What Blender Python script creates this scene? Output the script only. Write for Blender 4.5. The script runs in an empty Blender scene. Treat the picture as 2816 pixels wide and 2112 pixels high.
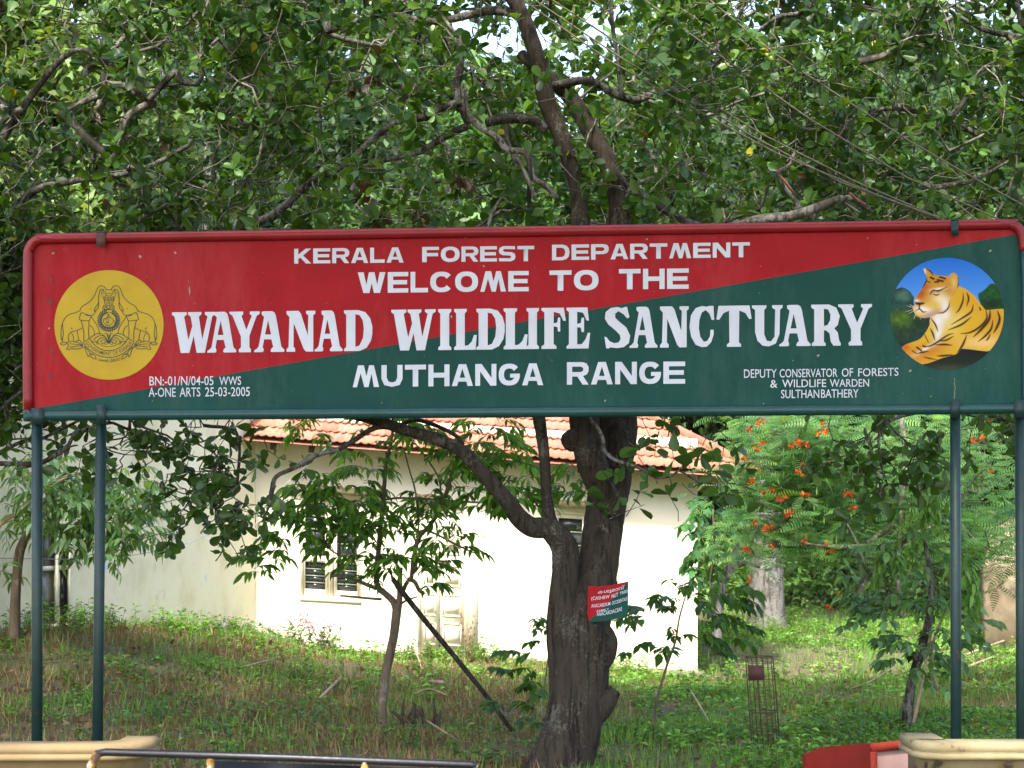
import bpy, math, random
import numpy as np
from mathutils import Vector, Matrix
from mathutils.geometry import tessellate_polygon

# ------------------------------------------------------------------ camera, sky, sun, exposure
S = bpy.context.scene
COL = S.collection
FPX, CX, CY, HOR, CAMZ = 5254.0, 1408.0, 1056.0, 1440.0, 1.75
PITCH = math.atan((HOR - CY) / FPX)
cam_d = bpy.data.cameras.new('camera')
cam = bpy.data.objects.new('camera', cam_d)
COL.objects.link(cam)
cam_d.sensor_width = 36.0
cam_d.lens = FPX / 2816.0 * 36.0
cam_d.clip_start = 0.1
cam_d.clip_end = 600
cam.location = (0, 0, CAMZ)
cam.rotation_euler = (math.pi / 2 + PITCH, 0, 0)
cam_d.dof.use_dof = True
cam_d.dof.focus_distance = 13.2
cam_d.dof.aperture_fstop = 7.0
S.camera = cam

SUN_EL = math.radians(52)
SUN_DIR = Vector((-0.27, -0.96, 0)).normalized() * math.cos(SUN_EL) + Vector((0, 0, math.sin(SUN_EL)))
W = bpy.data.worlds.new("World")
S.world = W
W.use_nodes = True
nt = W.node_tree
nt.nodes.clear()
sky = nt.nodes.new('ShaderNodeTexSky')
sky.sky_type = 'NISHITA'
sky.sun_disc = False
sky.sun_elevation = SUN_EL
sky.sun_rotation = math.atan2(SUN_DIR.x, SUN_DIR.y)
sky.air_density = 1.0
sky.dust_density = 3.0
sky.ozone_density = 0.6
bg = nt.nodes.new('ShaderNodeBackground')
bg.inputs['Strength'].default_value = 0.15
wo = nt.nodes.new('ShaderNodeOutputWorld')
nt.links.new(sky.outputs[0], bg.inputs[0])
nt.links.new(bg.outputs[0], wo.inputs[0])
sun_d = bpy.data.lights.new('sun', 'SUN')
sun_d.energy = 2.0
sun_d.angle = math.radians(4.0)
sun_d.color = (1.0, 0.95, 0.86)
sun = bpy.data.objects.new('sun', sun_d)
COL.objects.link(sun)
sun.rotation_euler = SUN_DIR.to_track_quat('Z', 'Y').to_euler()
S.view_settings.view_transform = 'Standard'
S.view_settings.look = 'None'
S.view_settings.gamma = 1.0
S.view_settings.use_curve_mapping = False
S.view_settings.exposure = 2.25
try:
    S.cycles.max_bounces = 8
    S.cycles.transparent_max_bounces = 4
    S.cycles.caustics_reflective = False
    S.cycles.caustics_refractive = False
except Exception:
    pass

R = np.random.default_rng(11)
random.seed(7)
CP, SP = math.cos(PITCH), math.sin(PITCH)
CAMP = Vector((0, 0, CAMZ))

def ray(u, v):
    x = (u - CX) / FPX
    y = (CY - v) / FPX
    return Vector((x, CP - y * SP, SP + y * CP))

def P(u, v, Y):                      # the point at depth Y that the photograph shows at pixel (u, v)
    d = ray(u, v)
    return CAMP + d * (Y / d.y)

def project(p):                      # numpy (n,3) -> pixel arrays
    x = p[:, 0]; y = p[:, 1]; z = p[:, 2] - CAMZ
    f = y * CP + z * SP
    up = -y * SP + z * CP
    return CX + FPX * x / f, CY - FPX * up / f

# ------------------------------------------------------------------ objects
def tag(o, label=None, cat=None, group=None, kind=None):
    if label: o['label'] = label
    if cat: o['category'] = cat
    if group: o['group'] = group
    if kind: o['kind'] = kind
    return o

def empty(name, loc, label, cat, group=None):
    o = bpy.data.objects.new(name, None)
    COL.objects.link(o)
    o.location = loc
    o.empty_display_size = 0.2
    return tag(o, label, cat, group)

def attach(o, parent):
    if parent is not None:
        o.parent = parent
        o.matrix_parent_inverse = Matrix.Translation(-Vector(parent.location))
    return o

def link(name, me, mat, parent=None, smooth=False):
    o = bpy.data.objects.new(name, me)
    COL.objects.link(o)
    if mat is not None:
        for m in (mat if isinstance(mat, (list, tuple)) else [mat]):
            me.materials.append(m)
    if smooth:
        me.polygons.foreach_set('use_smooth', np.ones(len(me.polygons), dtype=bool))
    attach(o, parent)
    return o

def np_mesh(name, verts, faces_flat, loop_start, colors=None, mats=None):
    me = bpy.data.meshes.new(name)
    verts = np.ascontiguousarray(verts, dtype=np.float32)
    me.vertices.add(len(verts))
    me.vertices.foreach_set('co', verts.ravel())
    me.loops.add(len(faces_flat))
    me.loops.foreach_set('vertex_index', np.ascontiguousarray(faces_flat, dtype=np.int32))
    me.polygons.add(len(loop_start))
    me.polygons.foreach_set('loop_start', np.ascontiguousarray(loop_start, dtype=np.int32))
    if mats is not None:
        me.polygons.foreach_set('material_index', np.ascontiguousarray(mats, dtype=np.int32))
    me.update(calc_edges=True)
    if colors is not None:
        a = me.color_attributes.new('Col', 'FLOAT_COLOR', 'POINT')
        c = np.ones((len(verts), 4), dtype=np.float32)
        c[:, :3] = colors
        a.data.foreach_set('color', c.ravel())
    return me

class MB:                            # collects vertices and faces of ONE mesh object
    def __init__(s):
        s.v = []; s.f = []; s.m = []; s.c = []
    def add(s, vs, fs, mi=0, col=None):
        b = len(s.v)
        s.v += [tuple(v) for v in vs]
        s.c += [col or (1, 1, 1)] * len(vs)
        for f in fs:
            s.f.append([i + b for i in f]); s.m.append(mi)
    def prism(s, a, b, mi=0):        # a, b: matching rings
        n = len(a)
        s.add(list(a) + list(b), [list(range(n))[::-1], list(range(n, 2 * n))] +
              [[i, (i + 1) % n, n + (i + 1) % n, n + i] for i in range(n)], mi)
    def box(s, c, sx, sy, sz, mi=0, rz=0.0):
        ca, sa = math.cos(rz), math.sin(rz)
        def q(x, y, z): return (c[0] + x * ca - y * sa, c[1] + x * sa + y * ca, c[2] + z)
        x, y, z = sx / 2, sy / 2, sz / 2
        s.prism([q(-x, -y, -z), q(x, -y, -z), q(x, y, -z), q(-x, y, -z)],
                [q(-x, -y, z), q(x, -y, z), q(x, y, z), q(-x, y, z)], mi)
    def tube(s, pts, r, sides=8, mi=0, rough=0.0, caps=True, col=None):
        vs, fs = tube_arrays(pts, r, sides, rough, caps)
        s.add(vs, fs, mi, col)
    def build(s, name, mat, parent=None, smooth=False, col=False):
        if not s.f: return None
        flat = [i for f in s.f for i in f]
        ls = np.concatenate([[0], np.cumsum([len(f) for f in s.f])[:-1]])
        me = np_mesh(name, np.array(s.v), flat, ls, np.array(s.c) if col else None, s.m)
        return link(name, me, mat, parent, smooth)

def tube_arrays(pts, r, sides=8, rough=0.0, caps=True):
    pts = [Vector(p) for p in pts]
    n = len(pts)
    rs = list(r) if hasattr(r, '__len__') else [r] * n
    vs = []; fs = []
    d0 = (pts[1] - pts[0]).normalized()
    a = d0.orthogonal().normalized()
    ph = random.random() * 6.28
    for i, p in enumerate(pts):
        d = (pts[min(i + 1, n - 1)] - pts[max(i - 1, 0)])
        d = d.normalized() if d.length > 1e-9 else d0
        a = (a - d * a.dot(d))
        a = a.normalized() if a.length > 1e-6 else d.orthogonal().normalized()
        b = d.cross(a)
        for k in range(sides):
            t = 2 * math.pi * k / sides
            q = rs[i]
            if rough:
                q *= 1 + rough * (math.sin(3 * t + ph + i * .23) * .5 + math.sin(5 * t - i * .37) * .3 + random.uniform(-.35, .35))
            vs.append(p + (a * math.cos(t) + b * math.sin(t)) * q)
    for i in range(n - 1):
        for k in range(sides):
            fs.append([i * sides + k, i * sides + (k + 1) % sides, (i + 1) * sides + (k + 1) % sides, (i + 1) * sides + k])
    if caps:
        fs.append(list(range(sides))[::-1]); fs.append([(n - 1) * sides + k for k in range(sides)])
    return vs, fs

def catmull(pts, per=5):             # pts: tuples of equal length (x,y,z,r...)
    p = [np.array(q, dtype=float) for q in pts]
    p = [2 * p[0] - p[1]] + p + [2 * p[-1] - p[-2]]
    out = []
    for i in range(1, len(p) - 2):
        for k in range(per):
            t = k / per
            out.append(.5 * ((2 * p[i]) + (p[i + 1] - p[i - 1]) * t + (2 * p[i - 1] - 5 * p[i] + 4 * p[i + 1] - p[i + 2]) * t * t
                             + (3 * p[i] - 3 * p[i + 1] + p[i + 2] - p[i - 1]) * t ** 3))
    out.append(p[-2])
    return out

def px_limb(mb, pts, per=4, sides=8, rough=.08, mi=0):
    """pts: (u, v, Y, width_px) -> tube; returns its centre points"""
    q = []
    for u, v, Y, w in pts:
        c = P(u, v, Y)
        q.append((c.x, c.y, c.z, w * .5 * Y / FPX))
    s = catmull(q, per)
    mb.tube([a[:3] for a in s], [max(.002, a[3]) for a in s], sides, mi, rough)
    return [(a[0], a[1], a[2], a[3]) for a in s]

# ------------------------------------------------------------------ materials
def new_mat(name):
    m = bpy.data.materials.new(name)
    m.use_nodes = True
    t = m.node_tree
    return m, t, t.nodes['Principled BSDF'], t.nodes['Material Output']

def N(t, typ, **kw):
    n = t.nodes.new(typ)
    for k, v in kw.items():
        if k.startswith('i_'):
            n.inputs[k[2:].replace('_', ' ')].default_value = v
        else:
            setattr(n, k, v)
    return n

def ramp(t, fac, stops):
    r = t.nodes.new('ShaderNodeValToRGB')
    e = r.color_ramp.elements
    e[0].position, e[0].color = stops[0][0], (*stops[0][1], 1)
    e[1].position, e[1].color = stops[-1][0], (*stops[-1][1], 1)
    for p, c in stops[1:-1]:
        x = e.new(p); x.color = (*c, 1)
    t.links.new(fac, r.inputs[0])
    return r.outputs[0]

def noise(t, scale, detail=4, rough=.55, dist=0, coord='Object', stretch=None):
    tc = t.nodes.new('ShaderNodeTexCoord')
    n = t.nodes.new('ShaderNodeTexNoise')
    n.inputs['Scale'].default_value = scale
    n.inputs['Detail'].default_value = detail
    n.inputs['Roughness'].default_value = rough
    n.inputs['Distortion'].default_value = dist
    out = tc.outputs[coord]
    if stretch:
        mp = t.nodes.new('ShaderNodeMapping'); mp.inputs['Scale'].default_value = stretch
        t.links.new(out, mp.inputs[0]); out = mp.outputs[0]
    t.links.new(out, n.inputs['Vector'])
    return n.outputs['Fac']

def bump(t, b, fac, strength=.3, dist=.02):
    n = t.nodes.new('ShaderNodeBump')
    n.inputs['Strength'].default_value = strength
    n.inputs['Distance'].default_value = dist
    t.links.new(fac, n.inputs['Height'])
    t.links.new(n.outputs[0], b.inputs['Normal'])

def mixc(t, fac, a, b):
    m = t.nodes.new('ShaderNodeMix'); m.data_type = 'RGBA'
    if isinstance(fac, float): m.inputs[0].default_value = fac
    else: t.links.new(fac, m.inputs[0])
    for s, c in ((6, a), (7, b)):
        if isinstance(c, tuple): m.inputs[s].default_value = (*c, 1)
        else: t.links.new(c, m.inputs[s])
    return m.outputs[2]

def paint(name, c, c2=None, scale=6, rough=.5, bscale=30, bstr=.1, spec=.5, stops=None, stretch=None, detail=5):
    m, t, b, o = new_mat(name)
    f = noise(t, scale, detail, .6, stretch=stretch)
    t.links.new(ramp(t, f, stops or [(.35, c2 or tuple(x * .85 for x in c)), (.65, c)]), b.inputs['Base Color'])
    b.inputs['Roughness'].default_value = rough
    b.inputs['Specular IOR Level'].default_value = spec
    if bstr: bump(t, b, noise(t, bscale, 3), bstr, .01)
    return m

def leaf_mat(name, trans=.35, rough=.38, spec=.5, tint=(1.5, 1.35, .5), obj_var=False):
    m, t, b, o = new_mat(name)
    at = N(t, 'ShaderNodeAttribute', attribute_name='Col')
    col = at.outputs['Color']
    oi = N(t, 'ShaderNodeObjectInfo')
    hs = N(t, 'ShaderNodeHueSaturation')
    mr = N(t, 'ShaderNodeMapRange'); mr.inputs[3].default_value = .75; mr.inputs[4].default_value = 1.3
    t.links.new(oi.outputs['Random'], mr.inputs[0])
    t.links.new(mr.outputs[0], hs.inputs['Value'])
    t.links.new(col, hs.inputs['Color'])
    col = hs.outputs[0]
    nf = noise(t, 25, 2)
    col = mixc(t, nf, col, mixc(t, .35, col, (.02, .04, .01)))
    t.links.new(col, b.inputs['Base Color'])
    b.inputs['Roughness'].default_value = rough
    b.inputs['Specular IOR Level'].default_value = spec
    tr = N(t, 'ShaderNodeBsdfTranslucent')
    mu = t.nodes.new('ShaderNodeMix'); mu.data_type = 'RGBA'; mu.blend_type = 'MULTIPLY'; mu.inputs[0].default_value = 1
    t.links.new(col, mu.inputs[6]); mu.inputs[7].default_value = (*tint, 1)
    t.links.new(mu.outputs[2], tr.inputs[0])
    ms = N(t, 'ShaderNodeMixShader'); ms.inputs[0].default_value = trans
    t.links.new(b.outputs[0], ms.inputs[1]); t.links.new(tr.outputs[0], ms.inputs[2])
    t.links.new(ms.outputs[0], o.inputs[0])
    return m

def bark_mat(name, dark, mid, light, lichen=.62, scale=14, bstr=.8, stretch=(1, 1, .35), fine=.25):
    m, t, b, o = new_mat(name)
    f = noise(t, scale, 6, .7, .3, stretch=stretch)
    base = ramp(t, f, [(.3, dark), (.5, mid), (.72, tuple(x * 1.25 for x in mid))])
    g = noise(t, scale * 1.7, 5, .75)
    g2 = noise(t, scale * fine, 2)
    mm = N(t, 'ShaderNodeMath', operation='MULTIPLY'); t.links.new(g, mm.inputs[0]); t.links.new(g2, mm.inputs[1])
    lf = ramp(t, mm.outputs[0], [(lichen * .45, (0, 0, 0)), (lichen * .45 + .05, (1, 1, 1))])
    col = mixc(t, lf, base, light)
    fur = ramp(t, noise(t, scale * .9, 5, .7, .5, stretch=(1, 1, .10)), [(.38, (1, 1, 1)), (.50, (0, 0, 0))])
    pt_ = ramp(t, noise(t, scale * .12, 3, .6), [(.42, (0, 0, 0)), (.62, (.55, .55, .55))])
    col = mixc(t, pt_, col, mixc(t, .5, col, tuple(x * 1.5 for x in mid)))
    t.links.new(mixc(t, fur, col, dark), b.inputs['Base Color'])
    b.inputs['Roughness'].default_value = .9
    b.inputs['Specular IOR Level'].default_value = .2
    bump(t, b, noise(t, scale * 1.3, 7, .75, .4, stretch=stretch), bstr, .03)
    return m

M_bark = bark_mat('cashew_bark', (.018, .014, .010), (.052, .041, .030), (.12, .112, .092), .66, 26, 1.0, (1, 1, .16), .18)
M_branch = bark_mat('branch_bark', (.018, .016, .012), (.058, .052, .042), (.19, .185, .165), .52, 30)
M_twig = bark_mat('twig_bark', (.055, .050, .040), (.125, .115, .095), (.3, .28, .24), .6, 20, .3)
M_pale = bark_mat('pale_bark', (.04, .034, .028), (.085, .074, .062), (.19, .185, .17), .46, 14, .6, (1, 1, .6))
M_young = bark_mat('smooth_young_bark', (.07, .05, .035), (.13, .10, .07), (.22, .2, .16), .7, 12, .3)
M_tan = paint('peeled_tan_wood', (.5, .34, .2), (.36, .24, .14), 12, .8)
M_leaf = leaf_mat('cashew_leaf', .38, .36, .5)
M_leafy = leaf_mat('young_leaf', .5, .4, .4)
M_far = leaf_mat('far_leaf', .4, .5, .4)
M_grass = leaf_mat('grass_blade', .35, .55, .3)
M_petal = leaf_mat('petal', .4, .6, .2, (1, 1, 1))

# ------------------------------------------------------------------ leaves
def tpl(L, Wd, prof, fold=.25, bend=.15, wave=0.0):
    """leaf blade along +x; prof: (t, halfwidth) pairs between base and tip"""
    v = [(0, 0, 0)]; f = []
    for t, h in prof:
        z = -bend * t * t
        v += [(t, h, z + fold * h + wave * math.sin(t * 9)), (t, 0, z), (t, -h, z + fold * h - wave * math.sin(t * 9))]
    v.append((1, 0, -bend))
    n = len(prof)
    f += [[0, 2, 1], [0, 3, 2]]
    for i in range(n - 1):
        a = 1 + 3 * i
        f += [[a, a + 1, a + 4, a + 3], [a + 1, a + 2, a + 5, a + 4]]
    a = 1 + 3 * (n - 1)
    e = len(v) - 1
    f += [[a, a + 1, e], [a + 1, a + 2, e]]
    vv = np.array(v) * np.array([L, Wd, L])
    return vv, f

T_CASHEW = tpl(1, 1, [(.3, .17), (.62, .29), (.86, .24), (.97, .1)], .3, .12)
T_LANCE = tpl(1, 1, [(.22, .13), (.5, .155), (.78, .09)], .35, .35)
T_OVATE = tpl(1, 1, [(.22, .2), (.5, .24), (.8, .11)], .3, .25)
T_SMALL = (np.array([(0, 0, 0), (.5, .3, .06), (1, 0, -.1), (.5, -.3, .06)], dtype=float), [[0, 2, 1], [0, 3, 2]])
T_CLUMP = (np.array([(0, 0, 0), (.45, .25, .05), (.9, .1, -.05), (.5, -.22, .02),
                     (.1, .1, .2), (.2, .6, .3), (-.2, .9, .2), (-.1, .4, .3),
                     (-.1, -.2, .1), (-.5, -.5, .15), (-.8, -.3, .05), (-.4, -.1, .1)], dtype=float),
           [[0, 3, 2, 1], [4, 5, 6, 7], [8, 9, 10, 11]])
def pinnate(n, w=.16, droop=.2):
    v = []; f = []
    for i in range(n):
        t = .12 + .86 * i / (n - 1)
        h = w * math.sin(math.pi * min(1, t * .9 + .1)) + .04
        z = -droop * t * t
        for s in (1, -1):
            b = len(v)
            v += [(t - .03, 0, z), (t + .01, s * h, z - .02), (t + .045, s * h * .96, z - .02), (t + .02, 0, z)]
            f.append([b, b + 1, b + 2, b + 3] if s < 0 else [b, b + 3, b + 2, b + 1])
    return np.array(v, dtype=float), f
T_PINN = pinnate(9)
T_BLADE = (np.array([(0, -.03, 0), (0, .03, 0), (.5, .03, .0), (.5, -.03, .0), (1, 0, -.25)], dtype=float), [[0, 3, 2, 1], [3, 4, 2]])

def norm(a): return a / np.maximum(1e-9, np.linalg.norm(a, axis=-1, keepdims=True))

class Leaves:
    def __init__(s): s.p = []; s.d = []; s.n = []; s.s = []; s.c = []
    def add(s, p, d, n, sc, c):
        p = np.atleast_2d(p)
        k = len(p)
        s.p.append(p); s.d.append(np.broadcast_to(d, (k, 3))); s.n.append(np.broadcast_to(n, (k, 3)))
        s.s.append(np.broadcast_to(sc, (k,))); s.c.append(np.broadcast_to(c, (k, 3)))
    def arr(s):
        p = np.concatenate(s.p); d = norm(np.concatenate(s.d)); n = np.concatenate(s.n)
        y = norm(np.cross(n, d)); n = np.cross(d, y)
        return p, d, y, n, np.concatenate(s.s), np.concatenate(s.c)
    def emit(s, name, template, mat, parent, singles=0, sname='leaf', kind='stuff', smooth=False):
        tv, tf = template
        p, d, y, n, sc, col = s.arr()
        keep = np.ones(len(p), bool)
        objs = []
        o_main = None
        if singles:
            u, v = project(p)
            ok = (u > 5) & (u < 2811) & (v > 5) & (v < 2107) & ~((v > 640) & (v < 1155) & (u > 60))
            score = np.where(ok, sc / np.maximum(1, p[:, 1]), -1)
            score = score + R.random(len(score)) * .0015
            idx = np.argsort(-score)[:singles]
            idx = idx[ok[idx]]
            keep[idx] = False
        q = np.nonzero(keep)[0]
        if len(q):
            B = np.stack([d[q], y[q], n[q]], axis=1)                      # rows: axes
            V = np.einsum('vk,nkj->nvj', tv, B) * sc[q][:, None, None] + p[q][:, None, :]
            nv = len(tv)
            fl = np.array([i for f in tf for i in f]); ln = np.array([len(f) for f in tf])
            flat = (fl[None, :] + (np.arange(len(q)) * nv)[:, None]).ravel()
            lens = np.tile(ln, len(q))
            ls = np.concatenate([[0], np.cumsum(lens)[:-1]])
            me = np_mesh(name, V.reshape(-1, 3), flat, ls, np.repeat(col[q], nv, axis=0))
            o_main = link(name, me, mat, parent, smooth)
            if kind: o_main['kind'] = kind
        if singles and len(idx):
            host = o_main if (o_main is not None and parent is not None) else parent
            meshes = []
            med = np.median(col, axis=0)
            for k in range(4):
                c = np.clip(med * (.8 + .15 * k), 0, 1)
                fl = [i for f in tf for i in f]
                ls = np.concatenate([[0], np.cumsum([len(f) for f in tf])[:-1]])
                me = np_mesh(sname, tv, fl, ls, np.tile(c, (len(tv), 1)))
                me.materials.append(mat)
                meshes.append(me)
            for j, i in enumerate(idx):
                o = bpy.data.objects.new(sname, meshes[j % 4])
                COL.objects.link(o)
                k = float(sc[i])
                mm = Matrix(((d[i][0] * k, y[i][0] * k, n[i][0] * k, p[i][0]), (d[i][1] * k, y[i][1] * k, n[i][1] * k, p[i][1]),
                             (d[i][2] * k, y[i][2] * k, n[i][2] * k, p[i][2]), (0, 0, 0, 1)))
                if host is parent: attach(o, parent)
                else: o.parent = host
                o.matrix_basis = mm
                objs.append(o)
        return o_main

def palette(cols, weights, k):
    cols = np.array(cols, dtype=float)
    w = np.array(weights, dtype=float); w /= w.sum()
    c = cols[R.choice(len(cols), k, p=w)]
    return np.clip(c * R.uniform(.72, 1.3, (k, 1)) * R.uniform(.93, 1.07, (k, 3)), 0, 1)

PAL_CASHEW = ([(.052, .130, .018), (.078, .172, .022), (.034, .095, .022), (.13, .24, .03), (.42, .36, .03), (.12, .06, .03)], [5, 4, 3, 1.6, .05, .05])
PAL_YOUNG = ([(.12, .30, .035), (.19, .40, .05), (.08, .21, .03)], [4, 4, 3])

def rosette(L, p, t, k, size, pal, spread=.95, up=.15, jit=.35):
    """k leaves round the shoot end p whose direction is t"""
    t = np.array(t, dtype=float); t /= np.linalg.norm(t)
    a = np.cross(t, (0.3, .2, 1.)); a /= np.linalg.norm(a)
    b = np.cross(t, a)
    ang = np.arange(k) * 2.4 + R.random() * 6.28
    fw = R.uniform(.1, .9, (k, 1))
    d = fw * t + spread * (np.cos(ang)[:, None] * a + np.sin(ang)[:, None] * b) + R.normal(0, jit * .6, (k, 3))
    d[:, 2] += up
    nrm = np.array(t)[None, :] * .8 + np.array([0, 0, .7]) + R.normal(0, jit, (k, 3))
    L.add(np.array(p)[None, :] - t * R.uniform(0, .05, (k, 1)), d, nrm, size * R.uniform(.42, 1.2, k), palette(*pal, k))

def grow(starts, attr, mb, r0=.005, expo=.42, wob=.16, seg=.22, sides=5, rmax=.08, col=None):
    """joins every attractor to the nearest branch already grown; returns tips with directions"""
    pos = [np.array(p[:3]) for p in starts]
    par = [-1] * len(pos)
    base = len(pos)
    attr = np.array(attr)
    P0 = np.array(pos)
    dist = np.array([np.min(np.linalg.norm(P0 - a, axis=1)) for a in attr])
    order = np.argsort(dist)
    paths = []
    arrp = np.zeros((len(pos) + len(attr) * 14, 3)); arrp[:base] = P0
    n = base
    cnt = np.zeros(len(arrp))
    parent = np.full(len(arrp), -1)
    for ai in order:
        a = attr[ai]
        dd = np.linalg.norm(arrp[:n] - a, axis=1)
        dd = dd + (np.arange(n) < base) * .15
        j = int(np.argmin(dd))
        v = a - arrp[j]
        ln = np.linalg.norm(v)
        if ln < .05: continue
        k = min(12, max(2, int(ln / seg)))
        w1 = R.normal(0, wob, 3) * ln; w2 = R.normal(0, wob * .6, 3) * ln
        ids = [j]
        for q in range(1, k + 1):
            t = q / k
            pnt = arrp[j] + v * t + w1 * math.sin(math.pi * t) + w2 * math.sin(2 * math.pi * t) + R.normal(0, .02, 3) * (q < k)
            arrp[n] = pnt; parent[n] = ids[-1]; ids.append(n); n += 1
        paths.append(ids)
        c = ids[-1]
        while c >= base:
            cnt[c] += 1; c = parent[c]
    tips = []
    for ids in paths:
        pts = [Vector(arrp[i]) for i in ids]
        r = [min(rmax, r0 * max(1, cnt[i]) ** expo) for i in ids]
        r[0] = r[1] * 1.05
        mb.tube(pts, r, sides, 0, .06, False)
        d = arrp[ids[-1]] - arrp[ids[-2]]
        tips.append((arrp[ids[-1]], d / max(1e-6, np.linalg.norm(d))))
    return tips

def box_attr(k, x, y, z, gap=None):
    a = np.stack([R.uniform(*x, k), R.uniform(*y, k), R.uniform(*z, k)], 1)
    return a

def px_attr(k, u, v, Y):
    out = []
    for _ in range(k):
        q = P(R.uniform(*u), R.uniform(*v), R.uniform(*Y))
        out.append((q.x, q.y, q.z))
    return np.array(out)

def vnoise(x, y, s, seed=0):
    x = np.asarray(x) / s; y = np.asarray(y) / s
    xi = np.floor(x).astype(int); yi = np.floor(y).astype(int)
    fx = x - xi; fy = y - yi
    fx = fx * fx * (3 - 2 * fx); fy = fy * fy * (3 - 2 * fy)
    def h(a, b):
        q = (a * 374761393 + b * 668265263 + seed * 974711) & 0x7fffffff
        q = ((q ^ (q >> 13)) * 1274126177) & 0x7fffffff
        return (q & 0xffff) / 65535.0
    return (h(xi, yi) * (1 - fx) + h(xi + 1, yi) * fx) * (1 - fy) + (h(xi, yi + 1) * (1 - fx) + h(xi + 1, yi + 1) * fx) * fy
# ------------------------------------------------------------------ ground
def gz(x, y):
    x = np.asarray(x, dtype=float); y = np.asarray(y, dtype=float)
    xx = np.minimum(0, x + 5.0)
    a = np.where(x > -5.0, x + 5.0, 0)
    m = .60 * np.exp(-(a / 2.5) ** 2 - (np.maximum(0, np.abs(y - 20.5) - 1.0) / 3.2) ** 2)
    r = -.44 * np.exp(-((x - 3.4) / 2.6) ** 2 - ((y - 24.6) / 2.4) ** 2)
    n = (vnoise(x, y, 1.7, 3) - .5) * .14 + (vnoise(x, y, .6, 5) - .5) * .07
    fade = np.clip((y - 11) / 3, 0, 1)
    far = np.clip((y - 34) / 40, 0, 1) * 1.5
    return m + r + n * fade + far
def gz1(x, y): return float(gz(x, y))

xs = np.concatenate([np.linspace(-160, -20, 15), np.arange(-14, 14.1, .25), np.linspace(20, 160, 15)])
ys = np.concatenate([np.linspace(-60, 4, 9), np.arange(6, 34, .25), np.linspace(34.5, 260, 40)])
X, Y = np.meshgrid(xs, ys)
V = np.stack([X.ravel(), Y.ravel(), gz(X.ravel(), Y.ravel())], 1)
nx, ny = len(xs), len(ys)
ii = (np.arange(ny - 1)[:, None] * nx + np.arange(nx - 1)[None, :]).ravel()
F = np.stack([ii, ii + 1, ii + nx + 1, ii + nx], 1)
m, t, b, o = new_mat('soil')
f = noise(t, 1.1, 6, .65); f2 = noise(t, 14, 5, .7)
c1 = ramp(t, f, [(.38, (.07, .05, .03)), (.5, (.13, .09, .05)), (.62, (.06, .10, .03))])
t.links.new(mixc(t, f2, c1, (.10, .10, .045)), b.inputs['Base Color'])
b.inputs['Roughness'].default_value = .95
bump(t, b, noise(t, 18, 6, .7), .8, .05)
M_soil = m
g = link('ground', np_mesh('ground', V, F.ravel(), np.arange(len(F)) * 4), M_soil, None, True)
tag(g, kind='structure')

def in_house(x, y):
    return (y > 24.95) & (x > -3.6) & (x < 2.6) & (y < 31)
WING_A = None

# ------------------------------------------------------------------ sign board
PL = P(65, 900, 13.15); PR = P(2825, 900, 12.45)
BN = Vector((PR.y - PL.y, -(PR.x - PL.x), 0)).normalized()
if BN.y > 0: BN = -BN
def bp(u, v, off=0.0):
    o = PL + BN * off
    d = ray(u, v)
    return CAMP + d * ((o - CAMP).dot(BN) / d.dot(BN))

def enamel(name, c, c2, spec=.15, rough=.6):
    m, t, b, o = new_mat(name)
    col = ramp(t, noise(t, 2.2, 6, .65), [(.3, c2), (.7, c)])
    dust = ramp(t, noise(t, 1.1, 8, .8, stretch=(1, 1, .25)), [(.50, (0, 0, 0)), (.74, (.55, .55, .55))])
    col = mixc(t, dust, col, tuple(min(1, x * 1.1 + .05) for x in c))
    speck = ramp(t, noise(t, 55, 2, .5), [(.765, (0, 0, 0)), (.79, (1, 1, 1))])
    col = mixc(t, speck, col, (.30, .26, .17))
    t.links.new(col, b.inputs['Base Color'])
    b.inputs['Roughness'].default_value = rough; b.inputs['Specular IOR Level'].default_value = spec
    bump(t, b, noise(t, 5, 4), .12, .01)
    return m
M_red = enamel('red_enamel', (.345, .009, .015), (.275, .006, .011))
M_green = enamel('green_enamel', (.008, .064, .052), (.006, .048, .040))
M_redt = paint('red_tube', (.27, .008, .014), (.20, .006, .010), 3, .38, 60, .05, .4)
M_greent = paint('green_tube', (.010, .065, .062), (.008, .05, .048), 3, .38, 60, .05, .4)
M_white = paint('white_lettering', (.60, .62, .69), (.54, .56, .63), 5, .6, 60, .02, .2)
M_yellow = paint('yellow_enamel', (.50, .34, .025), (.44, .29, .02), 4, .6, 60, .03, .2)
M_ink = paint('dark_ink', (.012, .035, .03), (.01, .03, .03), 5, .6, 60, .0)
M_rust = paint('rusty_iron', (.12, .05, .03), (.04, .025, .02), 18, .8, 40, .3)
M_postg = paint('post_green', (.004, .026, .024), (.003, .019, .019), 16, .5, 60, .1, .5, [(.31, (.06, .03, .018)), (.335, (.003, .019, .019)), (.6, (.005, .028, .026)), (.74, (.008, .034, .030))])

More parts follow.
